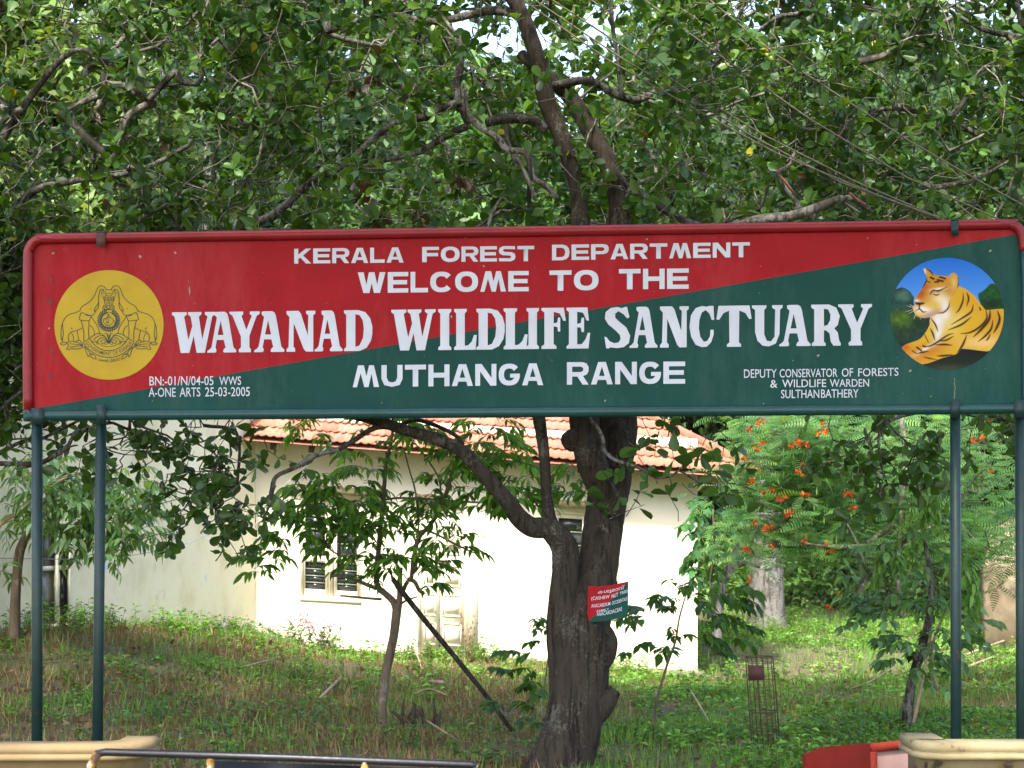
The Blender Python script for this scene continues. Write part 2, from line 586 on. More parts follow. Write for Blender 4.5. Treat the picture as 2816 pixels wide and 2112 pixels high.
sign = empty('sign_board', bp(1408, 1150, 0) * 1.0, 'long red and green painted welcome board with rounded frame above the parapet', 'sign')
sign.location.z = 0.0
def diag(u): return 1126 - .1775 * (u - 80)
mb = MB()
tl = [(84, 1140), (84, 700), (90, 672), (112, 655), (150, 648)]
top_r = [(2770, 622), (2800, 630), (2812, 655)]
outl = tl + top_r + [(2812, 1125)]
redp = [bp(u, v) for u, v in [(84, 1126)] + tl[1:] + top_r[:2] + [(2812, diag(2812))]]
grnp = [bp(u, v) for u, v in [(84, 1140), (84, 1126), (2812, diag(2812)), (2812, 1130)]]
mb.add(redp, [list(range(len(redp)))], 0)
mb.add(grnp, [list(range(len(grnp)))], 1)
back = [p - BN * .02 for p in [bp(u, v) for u, v in outl]]
mb.add(back, [list(range(len(back)))], 1)
panel = mb.build('panel', [M_red, M_green], sign)

def frame(name, pts, w, mat, bits=4):
    q = []
    for u, v in pts:
        c = bp(u, v, .012); q.append((c.x, c.y, c.z, w * .5 * c.y / FPX))
    s = catmull(q, bits)
    mb = MB(); mb.tube([a[:3] for a in s], [a[3] for a in s], 14)
    return mb.build(name, mat, sign, True)
frame('frame_tube', [(78, 1128), (77, 1000), (77, 850), (78, 710), (82, 684), (94, 666), (114, 658), (150, 656), (700, 647.5), (1400, 637), (2100, 626.5),
                 (2740, 617), (2778, 618), (2800, 628), (2812, 650), (2818, 690)], 29, M_redt)
frame('frame_tube', [(76, 1128), (88, 1144), (120, 1143), (700, 1139), (1400, 1134), (2100, 1129), (2760, 1124), (2830, 1123)], 29, M_greent)
frame('frame_tube', [(2818, 690), (2822, 800), (2823, 1000), (2824, 1118)], 27, M_greent)

# --- lettering
def tess(shape, mp, mb, off, mi=0):
    """shape: (outer, holes) in glyph space; mp maps glyph xy to pixels"""
    outer, holes = shape
    loops = [outer] + list(holes)
    vv = [Vector((x, y, 0)) for lp in loops for x, y in lp]
    tris = tessellate_polygon([[Vector((x, y, 0)) for x, y in lp] for lp in loops])
    pts = [bp(*mp(v.x, v.y), off) for v in vv]
    fs = []
    for a, b_, c in tris:
        n = (pts[b_] - pts[a]).cross(pts[c] - pts[a])
        fs.append([a, b_, c] if n.dot(BN) > 0 else [a, c, b_])
    mb.add(pts, fs, mi)

def ell(cx, cy, rx, ry, n=28, a0=0, a1=360):
    k = n if a1 - a0 >= 360 else n + 1
    return [(cx + rx * math.copysign(abs(math.cos(t)) ** .85, math.cos(t)), cy + ry * math.copysign(abs(math.sin(t)) ** .85, math.sin(t)))
            for t in [math.radians(a0 + (a1 - a0) * i / n) for i in range(k)]]
_cO = ell(.5, .5, .5, .5); _cI = ell(.5, .5, .25, .28)
_C = ell(.5, .5, .5, .5, 26, 38, 322) + ell(.5, .5, .25, .28, 26, 30, 330)[::-1]
_G = ell(.5, .5, .5, .5, 26, 38, 352) + [(1, .54), (.54, .54), (.54, .36), (.74, .36)] + ell(.5, .5, .25, .28, 22, 32, 322)[::-1]
SANS = {
 'K': [([(0, 0), (0, 1), (.24, 1), (.24, .6), (.68, 1), (1, 1), (.52, .54), (1, 0), (.68, 0), (.36, .4), (.24, .3), (.24, 0)], [])],
 'E': [([(0, 0), (0, 1), (1, 1), (1, .79), (.26, .79), (.26, .61), (.94, .61), (.94, .4), (.26, .4), (.26, .21), (1, .21), (1, 0)], [])],
 'R': [([(0, 0), (0, 1), (.7, 1), (.9, .94), (1, .78), (1, .6), (.92, .45), (.74, .38), (1, 0), (.72, 0), (.48, .36), (.24, .36), (.24, 0)],
        [[(.24, .8), (.24, .56), (.65, .56), (.75, .62), (.75, .74), (.65, .8)]])],
 'A': [([(0, 0), (.33, 1), (.68, 1), (1, 0), (.75, 0), (.69, .2), (.31, .2), (.25, 0)], [[(.37, .38), (.63, .38), (.5, .8)]])],
 'L': [([(0, 1), (.27, 1), (.27, .22), (1, .22), (1, 0), (0, 0)], [])],
 'F': [([(0, 0), (0, 1), (1, 1), (1, .79), (.27, .79), (.27, .6), (.95, .6), (.95, .38), (.27, .38), (.27, 0)], [])],
 'O': [(_cO, [_cI])], 'C': [(_C, [])], 'G': [(_G, [])],
 'S': [([(.96, .99), (.98, .79), (.36, .81), (.26, .77), (.26, .68), (.34, .63), (.78, .6), (.95, .5), (1, .3), (.93, .1), (.72, 0), (.03, .01),
         (.01, .21), (.64, .2), (.74, .25), (.74, .34), (.66, .38), (.22, .41), (.05, .52), (0, .72), (.07, .9), (.28, 1)], [])],
 'T': [([(0, 1), (1, 1), (1, .78), (.63, .78), (.63, 0), (.37, 0), (.37, .78), (0, .78)], [])],
 'D': [([(0, 0), (0, 1), (.6, 1), (.82, .93), (.96, .75), (1, .5), (.96, .25), (.82, .07), (.6, 0)],
        [[(.24, .8), (.24, .2), (.56, .2), (.7, .27), (.76, .5), (.7, .73), (.56, .8)]])],
 'P': [([(0, 0), (0, 1), (.7, 1), (.91, .94), (1, .78), (1, .58), (.91, .42), (.7, .35), (.25, .35), (.25, 0)],
        [[(.25, .8), (.25, .55), (.65, .55), (.75, .62), (.75, .74), (.65, .8)]])],
 'M': [([(0, 0), (.2, 1), (.42, 1), (.52, .5), (.62, 1), (.8, 1), (1, 0), (.8, 0), (.71, .62), (.6, 0), (.44, 0), (.3, .64), (.16, 0)], [])],
 'N': [([(0, 0), (0, 1), (.3, 1), (.77, .36), (.77, 1), (1, 1), (1, 0), (.72, 0), (.23, .66), (.23, 0)], [])],
 'W': [([(0, 1), (.2, 0), (.42, 0), (.5, .48), (.58, 0), (.8, 0), (1, 1), (.79, 1), (.7, .4), (.6, 1), (.4, 1), (.31, .4), (.21, 1)], [])],
 'H': [([(0, 0), (0, 1), (.24, 1), (.24, .62), (.76, .62), (.76, 1), (1, 1), (1, 0), (.76, 0), (.76, .4), (.24, .4), (.24, 0)], [])],
 'U': [([(0, 1), (.25, 1), (.25, .42), (.33, .25), (.5, .2), (.67, .25), (.75, .42), (.75, 1), (1, 1), (1, .36), (.86, .08), (.5, 0), (.14, .08), (0, .36)], [])],
}
SERIF = {
 'A': [([(0, 0), (0, .04), (.1, .09), (.15, .14), (.33, .86), (.25, .92), (.25, .99), (.33, 1), (.6, 1), (.68, .96), (.72, .88), (.9, .13), (.96, .08), (1, .05), (1, .01),
         (.97, 0), (.57, 0), (.54, .03), (.58, .09), (.63, .12), (.57, .31), (.33, .31), (.28, .12), (.31, .08), (.31, .02), (.27, 0)], [[(.36, .43), (.56, .43), (.46, .78)]])],
 'W': [([(0, 1), (.34, 1), (.34, .94), (.28, .89), (.38, .32), (.47, .66), (.43, .89), (.37, .94), (.37, 1), (.68, 1), (.68, .94), (.62, .89), (.70, .33), (.82, .89),
         (.76, .94), (.76, 1), (1, 1), (1, .94), (.93, .89), (.76, 0), (.57, 0), (.5, .42), (.4, 0), (.2, 0), (.06, .89), (0, .94)], [])],
 'Y': [([(0, 1), (.45, 1), (.46, .94), (.40, .89), (.56, .55), (.74, .89), (.67, .94), (.68, 1), (1, 1), (1, .94), (.9, .89), (.66, .4), (.66, .12), (.71, .08), (.71, 0),
         (.32, 0), (.30, .06), (.38, .12), (.38, .38), (.1, .9), (0, .95)], [])],
 'N': [([(0, 1), (.42, 1), (.5, .93), (.74, .4), (.76, .89), (.68, .93), (.68, 1), (1, 1), (1, .93), (.93, .89), (.93, .05), (.93, 0), (.68, 0), (.6, .06), (.25, .7),
         (.24, .12), (.3, .08), (.3, 0), (0, 0), (0, .06), (.07, .12), (.10, .85), (0, .93)], [])],
 'D': [([(0, 1), (.5, 1), (.75, .95), (.92, .8), (1, .6), (1, .42), (.95, .25), (.8, .08), (.55, 0), (0, 0), (0, .05), (.08, .1), (.08, .88), (0, .94)],
        [[(.4, .9), (.4, .1), (.55, .14), (.67, .32), (.7, .55), (.66, .75), (.55, .88)]])],
 'I': [([(0, 1), (1, 1), (1, .94), (.84, .89), (.84, .11), (1, .06), (1, 0), (0, 0), (0, .06), (.16, .11), (.16, .89), (0, .94)], [])],
 'L': [([(0, 1), (.56, 1), (.56, .94), (.47, .89), (.47, .1), (.62, .11), (.78, .2), (.88, .36), (1, .36), (.95, 0), (0, 0), (0, .06), (.09, .11), (.09, .89), (0, .94)], [])],
 'F': [([(0, 1), (.92, 1), (1, .68), (.9, .68), (.75, .86), (.5, .9), (.5, .62), (.65, .64), (.68, .76), (.77, .76), (.77, .42), (.68, .42), (.65, .53), (.5, .55),
         (.5, .12), (.62, .06), (.62, 0), (0, 0), (0, .06), (.12, .11), (.12, .89), (0, .94)], [])],
 'E': [([(0, 1), (.88, 1), (.95, .68), (.85, .68), (.7, .87), (.45, .9), (.45, .6), (.6, .62), (.64, .75), (.74, .75), (.74, .4), (.64, .4), (.6, .51), (.45, .52),
         (.45, .1), (.65, .11), (.8, .22), (.9, .38), (1, .38), (.93, 0), (0, 0), (0, .06), (.1, .11), (.1, .89), (0, .94)], [])],
 'S': [([(.88, 1), (.97, .75), (.88, .72), (.75, .82), (.55, .9), (.42, .84), (.42, .74), (.55, .66), (.85, .5), (1, .3), (.95, .12), (.75, .02), (.5, 0), (.25, .02),
         (.15, -.01), (.07, .0), (0, .28), (.08, .27), (.2, .17), (.38, .12), (.55, .14), (.63, .22), (.6, .32), (.45, .42), (.15, .58), (.02, .72), (.05, .88),
         (.25, .98), (.5, 1), (.68, .97), (.8, 1)], [])],
 'C': [([(.97, 1), (1, .66), (.9, .66), (.8, .82), (.65, .9), (.5, .84), (.4, .66), (.38, .45), (.44, .25), (.58, .13), (.72, .15), (.83, .26), (.85, .42), (.98, .42),
         (.98, .3), (.88, .12), (.7, .01), (.5, 0), (.25, .06), (.07, .25), (0, .5), (.06, .78), (.25, .95), (.5, 1), (.7, .98), (.8, 1)], [])],
 'T': [([(.06, 1), (.94, 1), (1, .68), (.93, .67), (.82, .82), (.65, .88), (.64, .11), (.7, .06), (.7, 0), (.3, 0), (.3, .06), (.37, .11), (.36, .88), (.2, .82),
         (.08, .66), (0, .67)], [])],
 'U': [([(0, 1), (.47, 1), (.47, .94), (.4, .89), (.4, .3), (.48, .14), (.62, .12), (.74, .24), (.76, .89), (.66, .94), (.66, 1), (1, 1), (1, .94), (.92, .89),
         (.9, .3), (.78, .07), (.55, 0), (.35, .02), (.18, .14), (.1, .35), (.1, .89), (0, .94)], [])],
 'R': [([(0, 1), (.6, 1), (.85, .92), (.97, .72), (.9, .5), (.78, .42), (.9, .32), (.95, .12), (1, .06), (1, 0), (.75, 0), (.66, .1), (.62, .3), (.5, .37),
         (.43, .38), (.43, .1), (.49, .06), (.49, 0), (.02, 0), (.02, .06), (.1, .11), (.1, .88), (0, .93)],
        [[(.43, .9), (.43, .48), (.55, .5), (.64, .62), (.65, .76), (.57, .88)]])],
}
def quad_map(x0, x1, b0, b1, h0, h1):
    def mp(x, y):
        u = x0 + (x1 - x0) * x
        return u, (b0 + (b1 - b0) * x) - y * (h0 + (h1 - h0) * x)
    return mp
def word(_mb, txt, x0, x1, b0, b1, h0, h1, off=.004):
    wd = {'M': 1.25, 'W': 1.35, 'I': .4, 'L': .85, 'T': 1.0, 'O': 1.12, 'C': 1.1}
    ws = [wd.get(c, 1.0) for c in txt]
    gap = .11
    tot = sum(ws) + gap * (len(txt) - 1)
    x = 0
    m0 = quad_map(x0, x1, b0, b1, h0, h1)
    for i, c in enumerate(txt):
        xa, xb = x / tot, (x + ws[i]) / tot
        mb = MB()
        for sh in SANS[c]:
            tess(sh, lambda gx, gy, xa=xa, xb=xb: m0(xa + (xb - xa) * gx, gy), mb, off)
        mb.build('letter', M_white, sign)
        x += ws[i] + gap
mb = MB()
word(mb, 'KERALA', 809, 1110, 725, 722, 41, 42)
word(mb, 'FOREST', 1161, 1469, 721, 718, 42, 42)
word(mb, 'DEPARTMENT', 1518, 2062, 716, 707, 43, 41)
mb = MB()
word(mb, 'WELCOME', 984, 1454, 806, 801, 57, 56)
word(mb, 'TO', 1511, 1646, 800, 798, 56, 56)
word(mb, 'THE', 1702, 1894, 796, 794, 56, 56)
mb = MB()
word(mb, 'MUTHANGA', 970, 1494, 1065, 1059, 60, 60)
word(mb, 'RANGE', 1559, 1884, 1058, 1055, 62, 61)
big = [('W', 473, 592), ('A', 570, 650), ('Y', 631, 714), ('A', 699, 782), ('N', 788, 867), ('A', 865, 942), ('D', 946, 1024),
       ('W', 1076, 1198), ('I', 1205, 1241), ('L', 1249, 1311), ('D', 1310, 1388), ('L', 1385, 1451), ('I', 1448, 1482), ('F', 1489, 1556), ('E', 1558, 1623),
       ('S', 1662, 1733), ('A', 1731, 1808), ('N', 1815, 1894), ('C', 1896, 1964), ('T', 1970, 2067), ('U', 2068, 2152), ('A', 2143, 2229), ('R', 2231, 2312), ('Y', 2305, 2398)]
mb = MB()
for i, (c, a, b_) in enumerate(big):
    base = lambda u: 971 - (u - 473) * .0112
    mp = quad_map(a, b_, base(a), base(b_), 112 + (a - 473) * .0008, 112 + (b_ - 473) * .0008)
    mb = MB()
    for sh in SERIF[c]:
        tess(sh, mp, mb, .004 + (.0004 if i % 2 else 0))
    mb.build('letter', M_white, sign)

def font_tris(txt):
    cu = bpy.data.curves.new('text', 'FONT')
    cu.body = txt
    cu.resolution_u = 3
    cu.offset = .004
    o = bpy.data.objects.new('text', cu)
    COL.objects.link(o)
    bpy.context.view_layer.update()
    dg = bpy.context.evaluated_depsgraph_get()
    me = bpy.data.meshes.new_from_object(o.evaluated_get(dg))
    vs = [v.co.copy() for v in me.vertices]
    fs = [list(p.vertices) for p in me.polygons]
    bpy.data.objects.remove(o); bpy.data.curves.remove(cu); bpy.data.meshes.remove(me)
    return vs, fs
def font_word(mb, txt, mp, pt, toward, mi=0, fit_h=True):
    vs, fs = font_tris(txt)
    if not vs: return
    x0 = min(v.x for v in vs); x1 = max(v.x for v in vs)
    y0 = min(v.y for v in vs) if fit_h == 'box' else 0.0
    y1 = max(v.y for v in vs)
    pts = [pt(*mp((v.x - x0) / (x1 - x0), (v.y - y0) / (y1 - y0))) for v in vs]
    ff = []
    for f in fs:
        n = (pts[f[1]] - pts[f[0]]).cross(pts[f[2]] - pts[f[1]])
        ff.append(f if n.dot(toward) > 0 else f[::-1])
    mb.add(pts, ff, mi)
B4 = lambda u, v: bp(u, v, .004)
for lines in ([('BN:-01/N/04-05', 411, 587, 1060, 1059, 25), ('WWS', 603, 663, 1059, 1058, 23), ('A-ONE', 409, 483, 1091, 1091, 25), ('ARTS', 494, 551, 1091, 1090, 25),
               ('25-03-2005', 564, 687, 1090, 1089, 25)],
              [('DEPUTY', 2046, 2136, 1039, 1038, 23), ('CONSERVATOR', 2144, 2303, 1038, 1036, 23), ('OF', 2315, 2346, 1036, 1035, 23), ('FORESTS', 2360, 2471, 1035, 1033, 22),
               ('&', 2118, 2138, 1066, 1066, 21), ('WILDLIFE', 2151, 2272, 1065, 1064, 21), ('WARDEN', 2282, 2390, 1064, 1063, 21),
               ('SULTHAN', 2148, 2253, 1095, 1094, 23), ('BATHERY', 2258, 2361, 1094, 1093, 23)]):
    mb = MB()
    for tx, a, b_, c, d, h in lines:
        font_word(mb, tx, quad_map(a, b_, c, d, h, h), B4, BN)
    mb.build('lettering', M_white, sign)

# --- emblem
EX, EY, ES = 130, 720, 1708 / 350.0
def em(x, y, off=.006): return bp(EX + x / ES, EY + y / ES, off)
mb = MB()
ring = [em(828 + 733 * math.cos(t), 847 + 736 * math.sin(t), .003) for t in [2 * math.pi * i / 72 for i in range(72)]]
mb.add(ring, [list(range(72))[::-1]])
disc = mb.build('emblem', M_yellow, sign)
mb = MB()
cnt = [0]
def stroke(pts, w=9, fn=None, per=4, store=None, taper=False):
    fn = fn or em
    store = store or mb
    q = catmull([(x, y) for x, y in pts], per) if len(pts) > 2 else [np.array(p, float) for p in pts]
    n = len(q); L_ = []; R_ = []; w *= 1.25
    cnt[0] += 1
    off = .0042 + (cnt[0] % 9) * .0002
    for i, p in enumerate(q):
        d = q[min(i + 1, n - 1)] - q[max(i - 1, 0)]
        d = d / (np.linalg.norm(d) + 1e-9)
        ww = w * (math.sin(math.pi * min(1, (i + .4) / (n - .2))) ** .6 if taper else 1)
        nn = np.array([-d[1], d[0]]) * ww * .5
        L_.append(fn(*(p + nn), off)); R_.append(fn(*(p - nn), off))
    vs = L_ + R_
    fs = []
    for i in range(n - 1):
        f = [i, i + 1, n + i + 1, n + i]
        nr = (vs[f[1]] - vs[f[0]]).cross(vs[f[3]] - vs[f[0]])
        fs.append(f if nr.dot(BN) > 0 else f[::-1])
    store.add(vs, fs)
EL = [[(795, 385), (775, 345), (750, 325), (712, 322), (680, 345), (655, 400), (635, 450), (610, 490), (575, 528), (530, 560), (480, 590), (450, 622), (438, 660)],
      [(438, 655), (380, 680), (310, 700), (255, 735), (222, 780), (205, 830), (210, 900), (217, 960), (207, 1020), (200, 1080)],
      [(205, 830), (190, 870), (185, 940), (183, 1010), (196, 1050), (208, 1000)],
      [(765, 382), (740, 370), (712, 378), (700, 405), (692, 450), (685, 530), (690, 570), (680, 620), (655, 650), (630, 662), (640, 620), (662, 590), (688, 545)],
      [(652, 655), (635, 690), (600, 718), (560, 715), (520, 702)],
      [(440, 695), (470, 680), (505, 702), (530, 718), (565, 722), (590, 720), (578, 755), (560, 790), (500, 788), (430, 775), (440, 720), (447, 690)],
      [(568, 630), (585, 628)],
      [(455, 790), (475, 870), (490, 950), (488, 1060)], [(560, 790), (555, 900), (555, 980), (562, 1035)],
      [(570, 850), (610, 890), (630, 940), (630, 990)], [(590, 735), (640, 810), (680, 880), (705, 960)],
      [(470, 885), (400, 920), (310, 942)], [(285, 1065), (283, 985), (320, 945)], [(325, 955), (352, 1010), (352, 1075)],
      [(400, 925), (415, 1000), (425, 1060)], [(315, 880), (328, 900), (342, 905)],
      [(170, 1100), (215, 1078), (265, 1085), (245, 1105), (215, 1118), (170, 1100)],
      [(480, 1120), (400, 1080), (320, 1065), (262, 1095), (285, 1120), (260, 1175), (340, 1165), (420, 1168), (490, 1135)],
      [(480, 1125), (400, 1108), (300, 1100)], [(480, 1128), (410, 1130), (300, 1145)], [(480, 1110), (425, 1050), (370, 1080)],
      [(495, 1135), (520, 1200), (550, 1275), (575, 1230), (620, 1245)], [(500, 1140), (550, 1190), (575, 1225)],
      [(575, 1255), (600, 1240), (640, 1265), (655, 1305), (610, 1290), (578, 1258)],
      [(485, 1075), (560, 1030), (640, 975), (705, 962), (760, 990), (815, 1060)], [(825, 1075), (770, 1005), (715, 990), (660, 1010), (620, 1050)],
      [(825, 1085), (780, 1030), (725, 1020), (690, 1045), (670, 1080)], [(825, 1092), (790, 1055), (745, 1048), (720, 1070), (735, 1095), (760, 1085)],
      [(820, 1100), (795, 1075), (770, 1078), (775, 1105), (800, 1105)], [(570, 1035), (600, 1070), (650, 1075), (680, 1110)],
      [(770, 965), (795, 960), (815, 990), (825, 1060)], [(800, 975), (825, 1050)]]
for ln in EL:
    stroke(ln, 8)
    stroke([(1650 - x, y) for x, y in ln], 8)
def arcp(cx, cy, rx, ry, a0, a1, n=14): return [(cx + rx * math.cos(math.radians(a0 + (a1 - a0) * i / n)), cy + ry * math.sin(math.radians(a0 + (a1 - a0) * i / n))) for i in range(n + 1)]
stroke(arcp(825, 860, 400, 422, 148, 33, 20), 9)
stroke(arcp(825, 880, 290, 312, 148, 30, 18), 9)
stroke(arcp(825, 900, 230, 240, 140, 40, 14), 6)
stroke(arcp(825, 790, 118, 112, 110, 430, 24), 5)
for i in range(30):
    a = math.radians(-70 + 320 * i / 29)
    c, s_ = math.cos(a), math.sin(a)
    for k, sgn in enumerate((1, -1)):
        r0, r1 = 120, 158 if sgn > 0 else 92
        stroke([(825 + c * r0, 785 + s_ * r0), (825 + math.cos(a + .1) * (r0 + r1) / 2, 785 + math.sin(a + .1) * (r0 + r1) / 2),
                (825 + math.cos(a + .17) * r1, 785 + math.sin(a + .17) * r1)], 15, None, 3, None, True)
for ln in ([(748, 592), (897, 592), (897, 640), (748, 640), (748, 592)],):
    for a, b_ in zip(ln, ln[1:]): stroke([a, b_], 8)
stroke([(790, 602), (825, 632), (855, 602)], 10); stroke([(765, 632), (785, 604)], 6); stroke([(865, 632), (885, 604)], 6)
for k in range(7):                                                     # lion capital: heads and mane strokes
    x = 762 + k * 21
    stroke([(x, 470), (x + (825 - x) * .1, 500), (x + (825 - x) * .12, 530)], 7)
for sx in (1, -1):
    g_ = lambda x: 825 + sx * (x - 825)
    for ln in ([(g_(730), 440), (g_(725), 415), (g_(750), 395), (g_(775), 405), (g_(780), 440)], [(g_(735), 445), (g_(750), 480), (g_(765), 530), (g_(778), 585)],
               [(g_(795), 540), (g_(790), 585)], [(g_(812), 585), (g_(818), 545), (g_(825), 535)], [(g_(745), 425), (g_(765), 430)], [(g_(790), 445), (g_(800), 425), (g_(825), 422)],
               [(g_(765), 470), (g_(790), 455), (g_(825), 460)], [(g_(740), 378), (g_(760), 398)]):
        stroke(ln, 6)
stroke([(790, 370), (825, 376), (870, 370)], 6)
for ln in ([(820, 700), (800, 745), (760, 770), (755, 810), (790, 850), (820, 885), (850, 845), (880, 810), (885, 775), (845, 745), (822, 700)],
           [(800, 750), (845, 750)], [(775, 775), (800, 765), (830, 790), (800, 800), (780, 790)], [(785, 812), (830, 815)], [(792, 832), (832, 835)], [(800, 855), (835, 855)],
           [(885, 780), (915, 810), (890, 830)], [(808, 725), (838, 725)]):
    stroke(ln, 7)
inkm = mb
vs, fs = font_tris('GOVERNMENT OF KERALA')
x0 = min(v.x for v in vs); x1 = max(v.x for v in vs); y1 = max(v.y for v in vs)
pts = []
for v in vs:
    tt = math.radians(146 - 112 * (v.x - x0) / (x1 - x0)); rr = 1.0 + .14 * (1 - v.y / y1)
    pts.append(em(825 + 335 * rr * math.cos(tt), 868 + 340 * rr * math.sin(tt), .0045))
inkm.add(pts, [f if (pts[f[1]] - pts[f[0]]).cross(pts[f[2]] - pts[f[1]]).dot(BN) > 0 else f[::-1] for f in fs])
for tx, a, b_, c, d in (('तमसो', 680, 825, 1335, 1350), ('മലയാ', 850, 975, 1350, 1325)):
    font_word(inkm, tx, lambda x, y, a=a, b_=b_, c=c, d=d: (a + (b_ - a) * x, c + (d - c) * x - y * 42), lambda x, y: em(x, y, .0045), BN, 0, 'box')
o = inkm.build('drawing', M_ink); o.parent = disc

# --- tiger picture: painted in colours on a fine sheet
TX, TY, TS = 2420, 690, 1706 / 360.0
tc_, tr_ = (872, 820), (742, 730)
GN = 230
gx = np.linspace(-1, 1, GN); A_, B_ = np.meshgrid(gx, gx)
dsk_u = A_ * np.sqrt(1 - B_ ** 2 / 2); dsk_v = B_ * np.sqrt(1 - A_ ** 2 / 2)
PXx = tc_[0] + dsk_u * tr_[0]; PXy = tc_[1] + dsk_v * tr_[1]
def srgb(c):
    c = np.array(c, float) / 255
    return np.where(c < .04045, c / 12.92, ((c + .055) / 1.055) ** 2.4)
img = np.zeros((GN, GN, 3))
tgr = np.clip((PXy - 100) / 600, 0, 1)[..., None]
img[:] = srgb((38, 120, 222)) * (1 - tgr) + srgb((95, 165, 240)) * tgr
def nz(s, seed): return vnoise(PXx, PXy, s, seed)
def inside(poly):
    x, y = PXx, PXy
    r = np.zeros(x.shape, bool); n = len(poly); j = n - 1
    for i in range(n):
        xi, yi = poly[i]; xj, yj = poly[j]
        c = ((yi > y) != (yj > y)) & (x < (xj - xi) * (y - yi) / (yj - yi + 1e-9) + xi)
        r ^= c; j = i
    return r
def smooth_poly(p, per=4): return [tuple(q) for q in catmull(list(p) + [p[0]], per)]
def fillp(poly, col, sm=True, jit=0.0, mask=None):
    mk = inside(smooth_poly(poly) if sm else poly)
    if mask is not None: mk &= mask
    img[mk] = srgb(col)
    return mk
def blob(cx, cy, rx, ry, col, s=1.0, mask=None, rot=0):
    ca, sa = math.cos(math.radians(rot)), math.sin(math.radians(rot))
    dx, dy = PXx - cx, PXy - cy
    a = (dx * ca + dy * sa) / rx; b_ = (-dx * sa + dy * ca) / ry
    w = np.clip(s * np.exp(-(a * a + b_ * b_)), 0, 1)
    if mask is not None: w = w * mask
    img[:] = img * (1 - w[..., None]) + srgb(col) * w[..., None]
def line(pts, w, col, mask=None, s=1.0):
    q = catmull(pts, 8) if len(pts) > 2 else [np.array(p, float) for p in pts]
    n = len(q)
    best = np.full(PXx.shape, 9.0)
    for i in range(n - 1):
        a, b_ = q[i], q[i + 1]
        d = b_ - a; L2 = d @ d + 1e-9
        t_ = np.clip(((PXx - a[0]) * d[0] + (PXy - a[1]) * d[1]) / L2, 0, 1)
        dist = np.hypot(PXx - a[0] - t_ * d[0], PXy - a[1] - t_ * d[1])
        ww = w * (.25 + .75 * math.sin(math.pi * (i + .5) / (n - 1)))
        best = np.minimum(best, dist / ww)
    k = np.clip(1.3 - best, 0, 1) * s
    if mask is not None: k = k * mask
    img[:] = img * (1 - k[..., None]) + srgb(col) * k[..., None]
mL = fillp([(60, 520), (200, 500), (290, 475), (380, 520), (440, 610), (450, 700), (640, 860), (680, 960), (600, 1100), (320, 1260), (60, 1150)], (22, 62, 60))
blob(300, 590, 90, 80, (110, 150, 130), .7, mL); blob(250, 700, 200, 80, (28, 85, 80), .6, mL)
blob(280, 890, 190, 110, (95, 130, 20), .9, mL); blob(520, 930, 140, 90, (30, 50, 25), .8, mL); blob(260, 1080, 200, 90, (45, 70, 20), .7, mL)
img[mL] *= (.65 + .75 * nz(45, 2))[mL][:, None]
mR = fillp([(1275, 560), (1370, 500), (1440, 430), (1520, 450), (1640, 600), (1640, 790), (1380, 780), (1300, 660)], (28, 88, 38))
blob(1480, 690, 180, 60, (12, 40, 25), .9, mR)
img[mR] *= (.6 + .8 * nz(40, 5))[mR][:, None]
mG = fillp([(560, 1470), (800, 1400), (1000, 1340), (1060, 1275), (1440, 1300), (1500, 1500), (900, 1650), (500, 1600)], (22, 38, 30), False)
blob(1200, 1300, 260, 60, (12, 14, 14), .8, mG); blob(900, 1530, 300, 50, (75, 95, 60), .6, mG)
body = fillp([(1015, 455), (1120, 500), (1220, 575), (1290, 665), (1350, 740), (1400, 770), (1640, 770), (1640, 1000), (1560, 1160), (1440, 1300), (1230, 1290), (1065, 1275),
              (1000, 1340), (800, 1400), (560, 1475), (400, 1380), (290, 1250), (500, 1160), (580, 1080), (645, 965), (660, 865), (800, 700), (900, 560)], (226, 180, 45))
blob(900, 1000, 250, 180, (245, 215, 110), .6, body); blob(1150, 1000, 160, 200, (228, 180, 30), .6, body); blob(1480, 900, 120, 160, (215, 150, 50), .6, body)
blob(1330, 1190, 260, 80, (248, 205, 140), .9, body); blob(620, 1300, 280, 90, (205, 120, 25), .8, body, -15); blob(330, 1260, 70, 60, (215, 100, 30), .9, body)
blob(1180, 640, 90, 160, (232, 165, 35), .7, body, -30); blob(560, 1400, 130, 60, (225, 150, 45), .8, body)
blob(760, 900, 70, 110, (248, 238, 235), 1.1, body, -5); blob(760, 1080, 45, 110, (246, 238, 235), 1.0, body, 20); blob(600, 1270, 160, 26, (250, 235, 210), .9, body, -30)
blob(850, 830, 80, 90, (250, 240, 230), .9, body); blob(1010, 900, 140, 60, (250, 225, 150), .5, body, -40)
head = fillp([(612, 340), (575, 270), (568, 238), (590, 224), (640, 240), (720, 315), (800, 318), (890, 330), (935, 290), (985, 295), (1020, 350), (1025, 460), (975, 560),
              (900, 640), (905, 700), (850, 795), (760, 815), (660, 860), (560, 875), (480, 848), (440, 785), (428, 720), (462, 690), (448, 640), (500, 555), (550, 480), (590, 400)], (216, 158, 45))
blob(540, 560, 110, 60, (190, 92, 25), 1.0, head, -55); blob(600, 460, 60, 60, (195, 110, 35), .8, head); blob(760, 380, 160, 60, (205, 150, 40), .8, head)
blob(480, 650, 40, 22, (245, 225, 200), .9, head); blob(800, 640, 120, 90, (250, 235, 200), .9, head, 20); blob(560, 765, 120, 55, (252, 240, 225), 1.1, head)
blob(700, 700, 130, 50, (235, 200, 70), .7, head); blob(850, 730, 60, 90, (250, 242, 235), .9, head); blob(650, 835, 110, 30, (190, 165, 175), .9, head, -20); blob(520, 820, 60, 30, (245, 210, 110), .7, head)
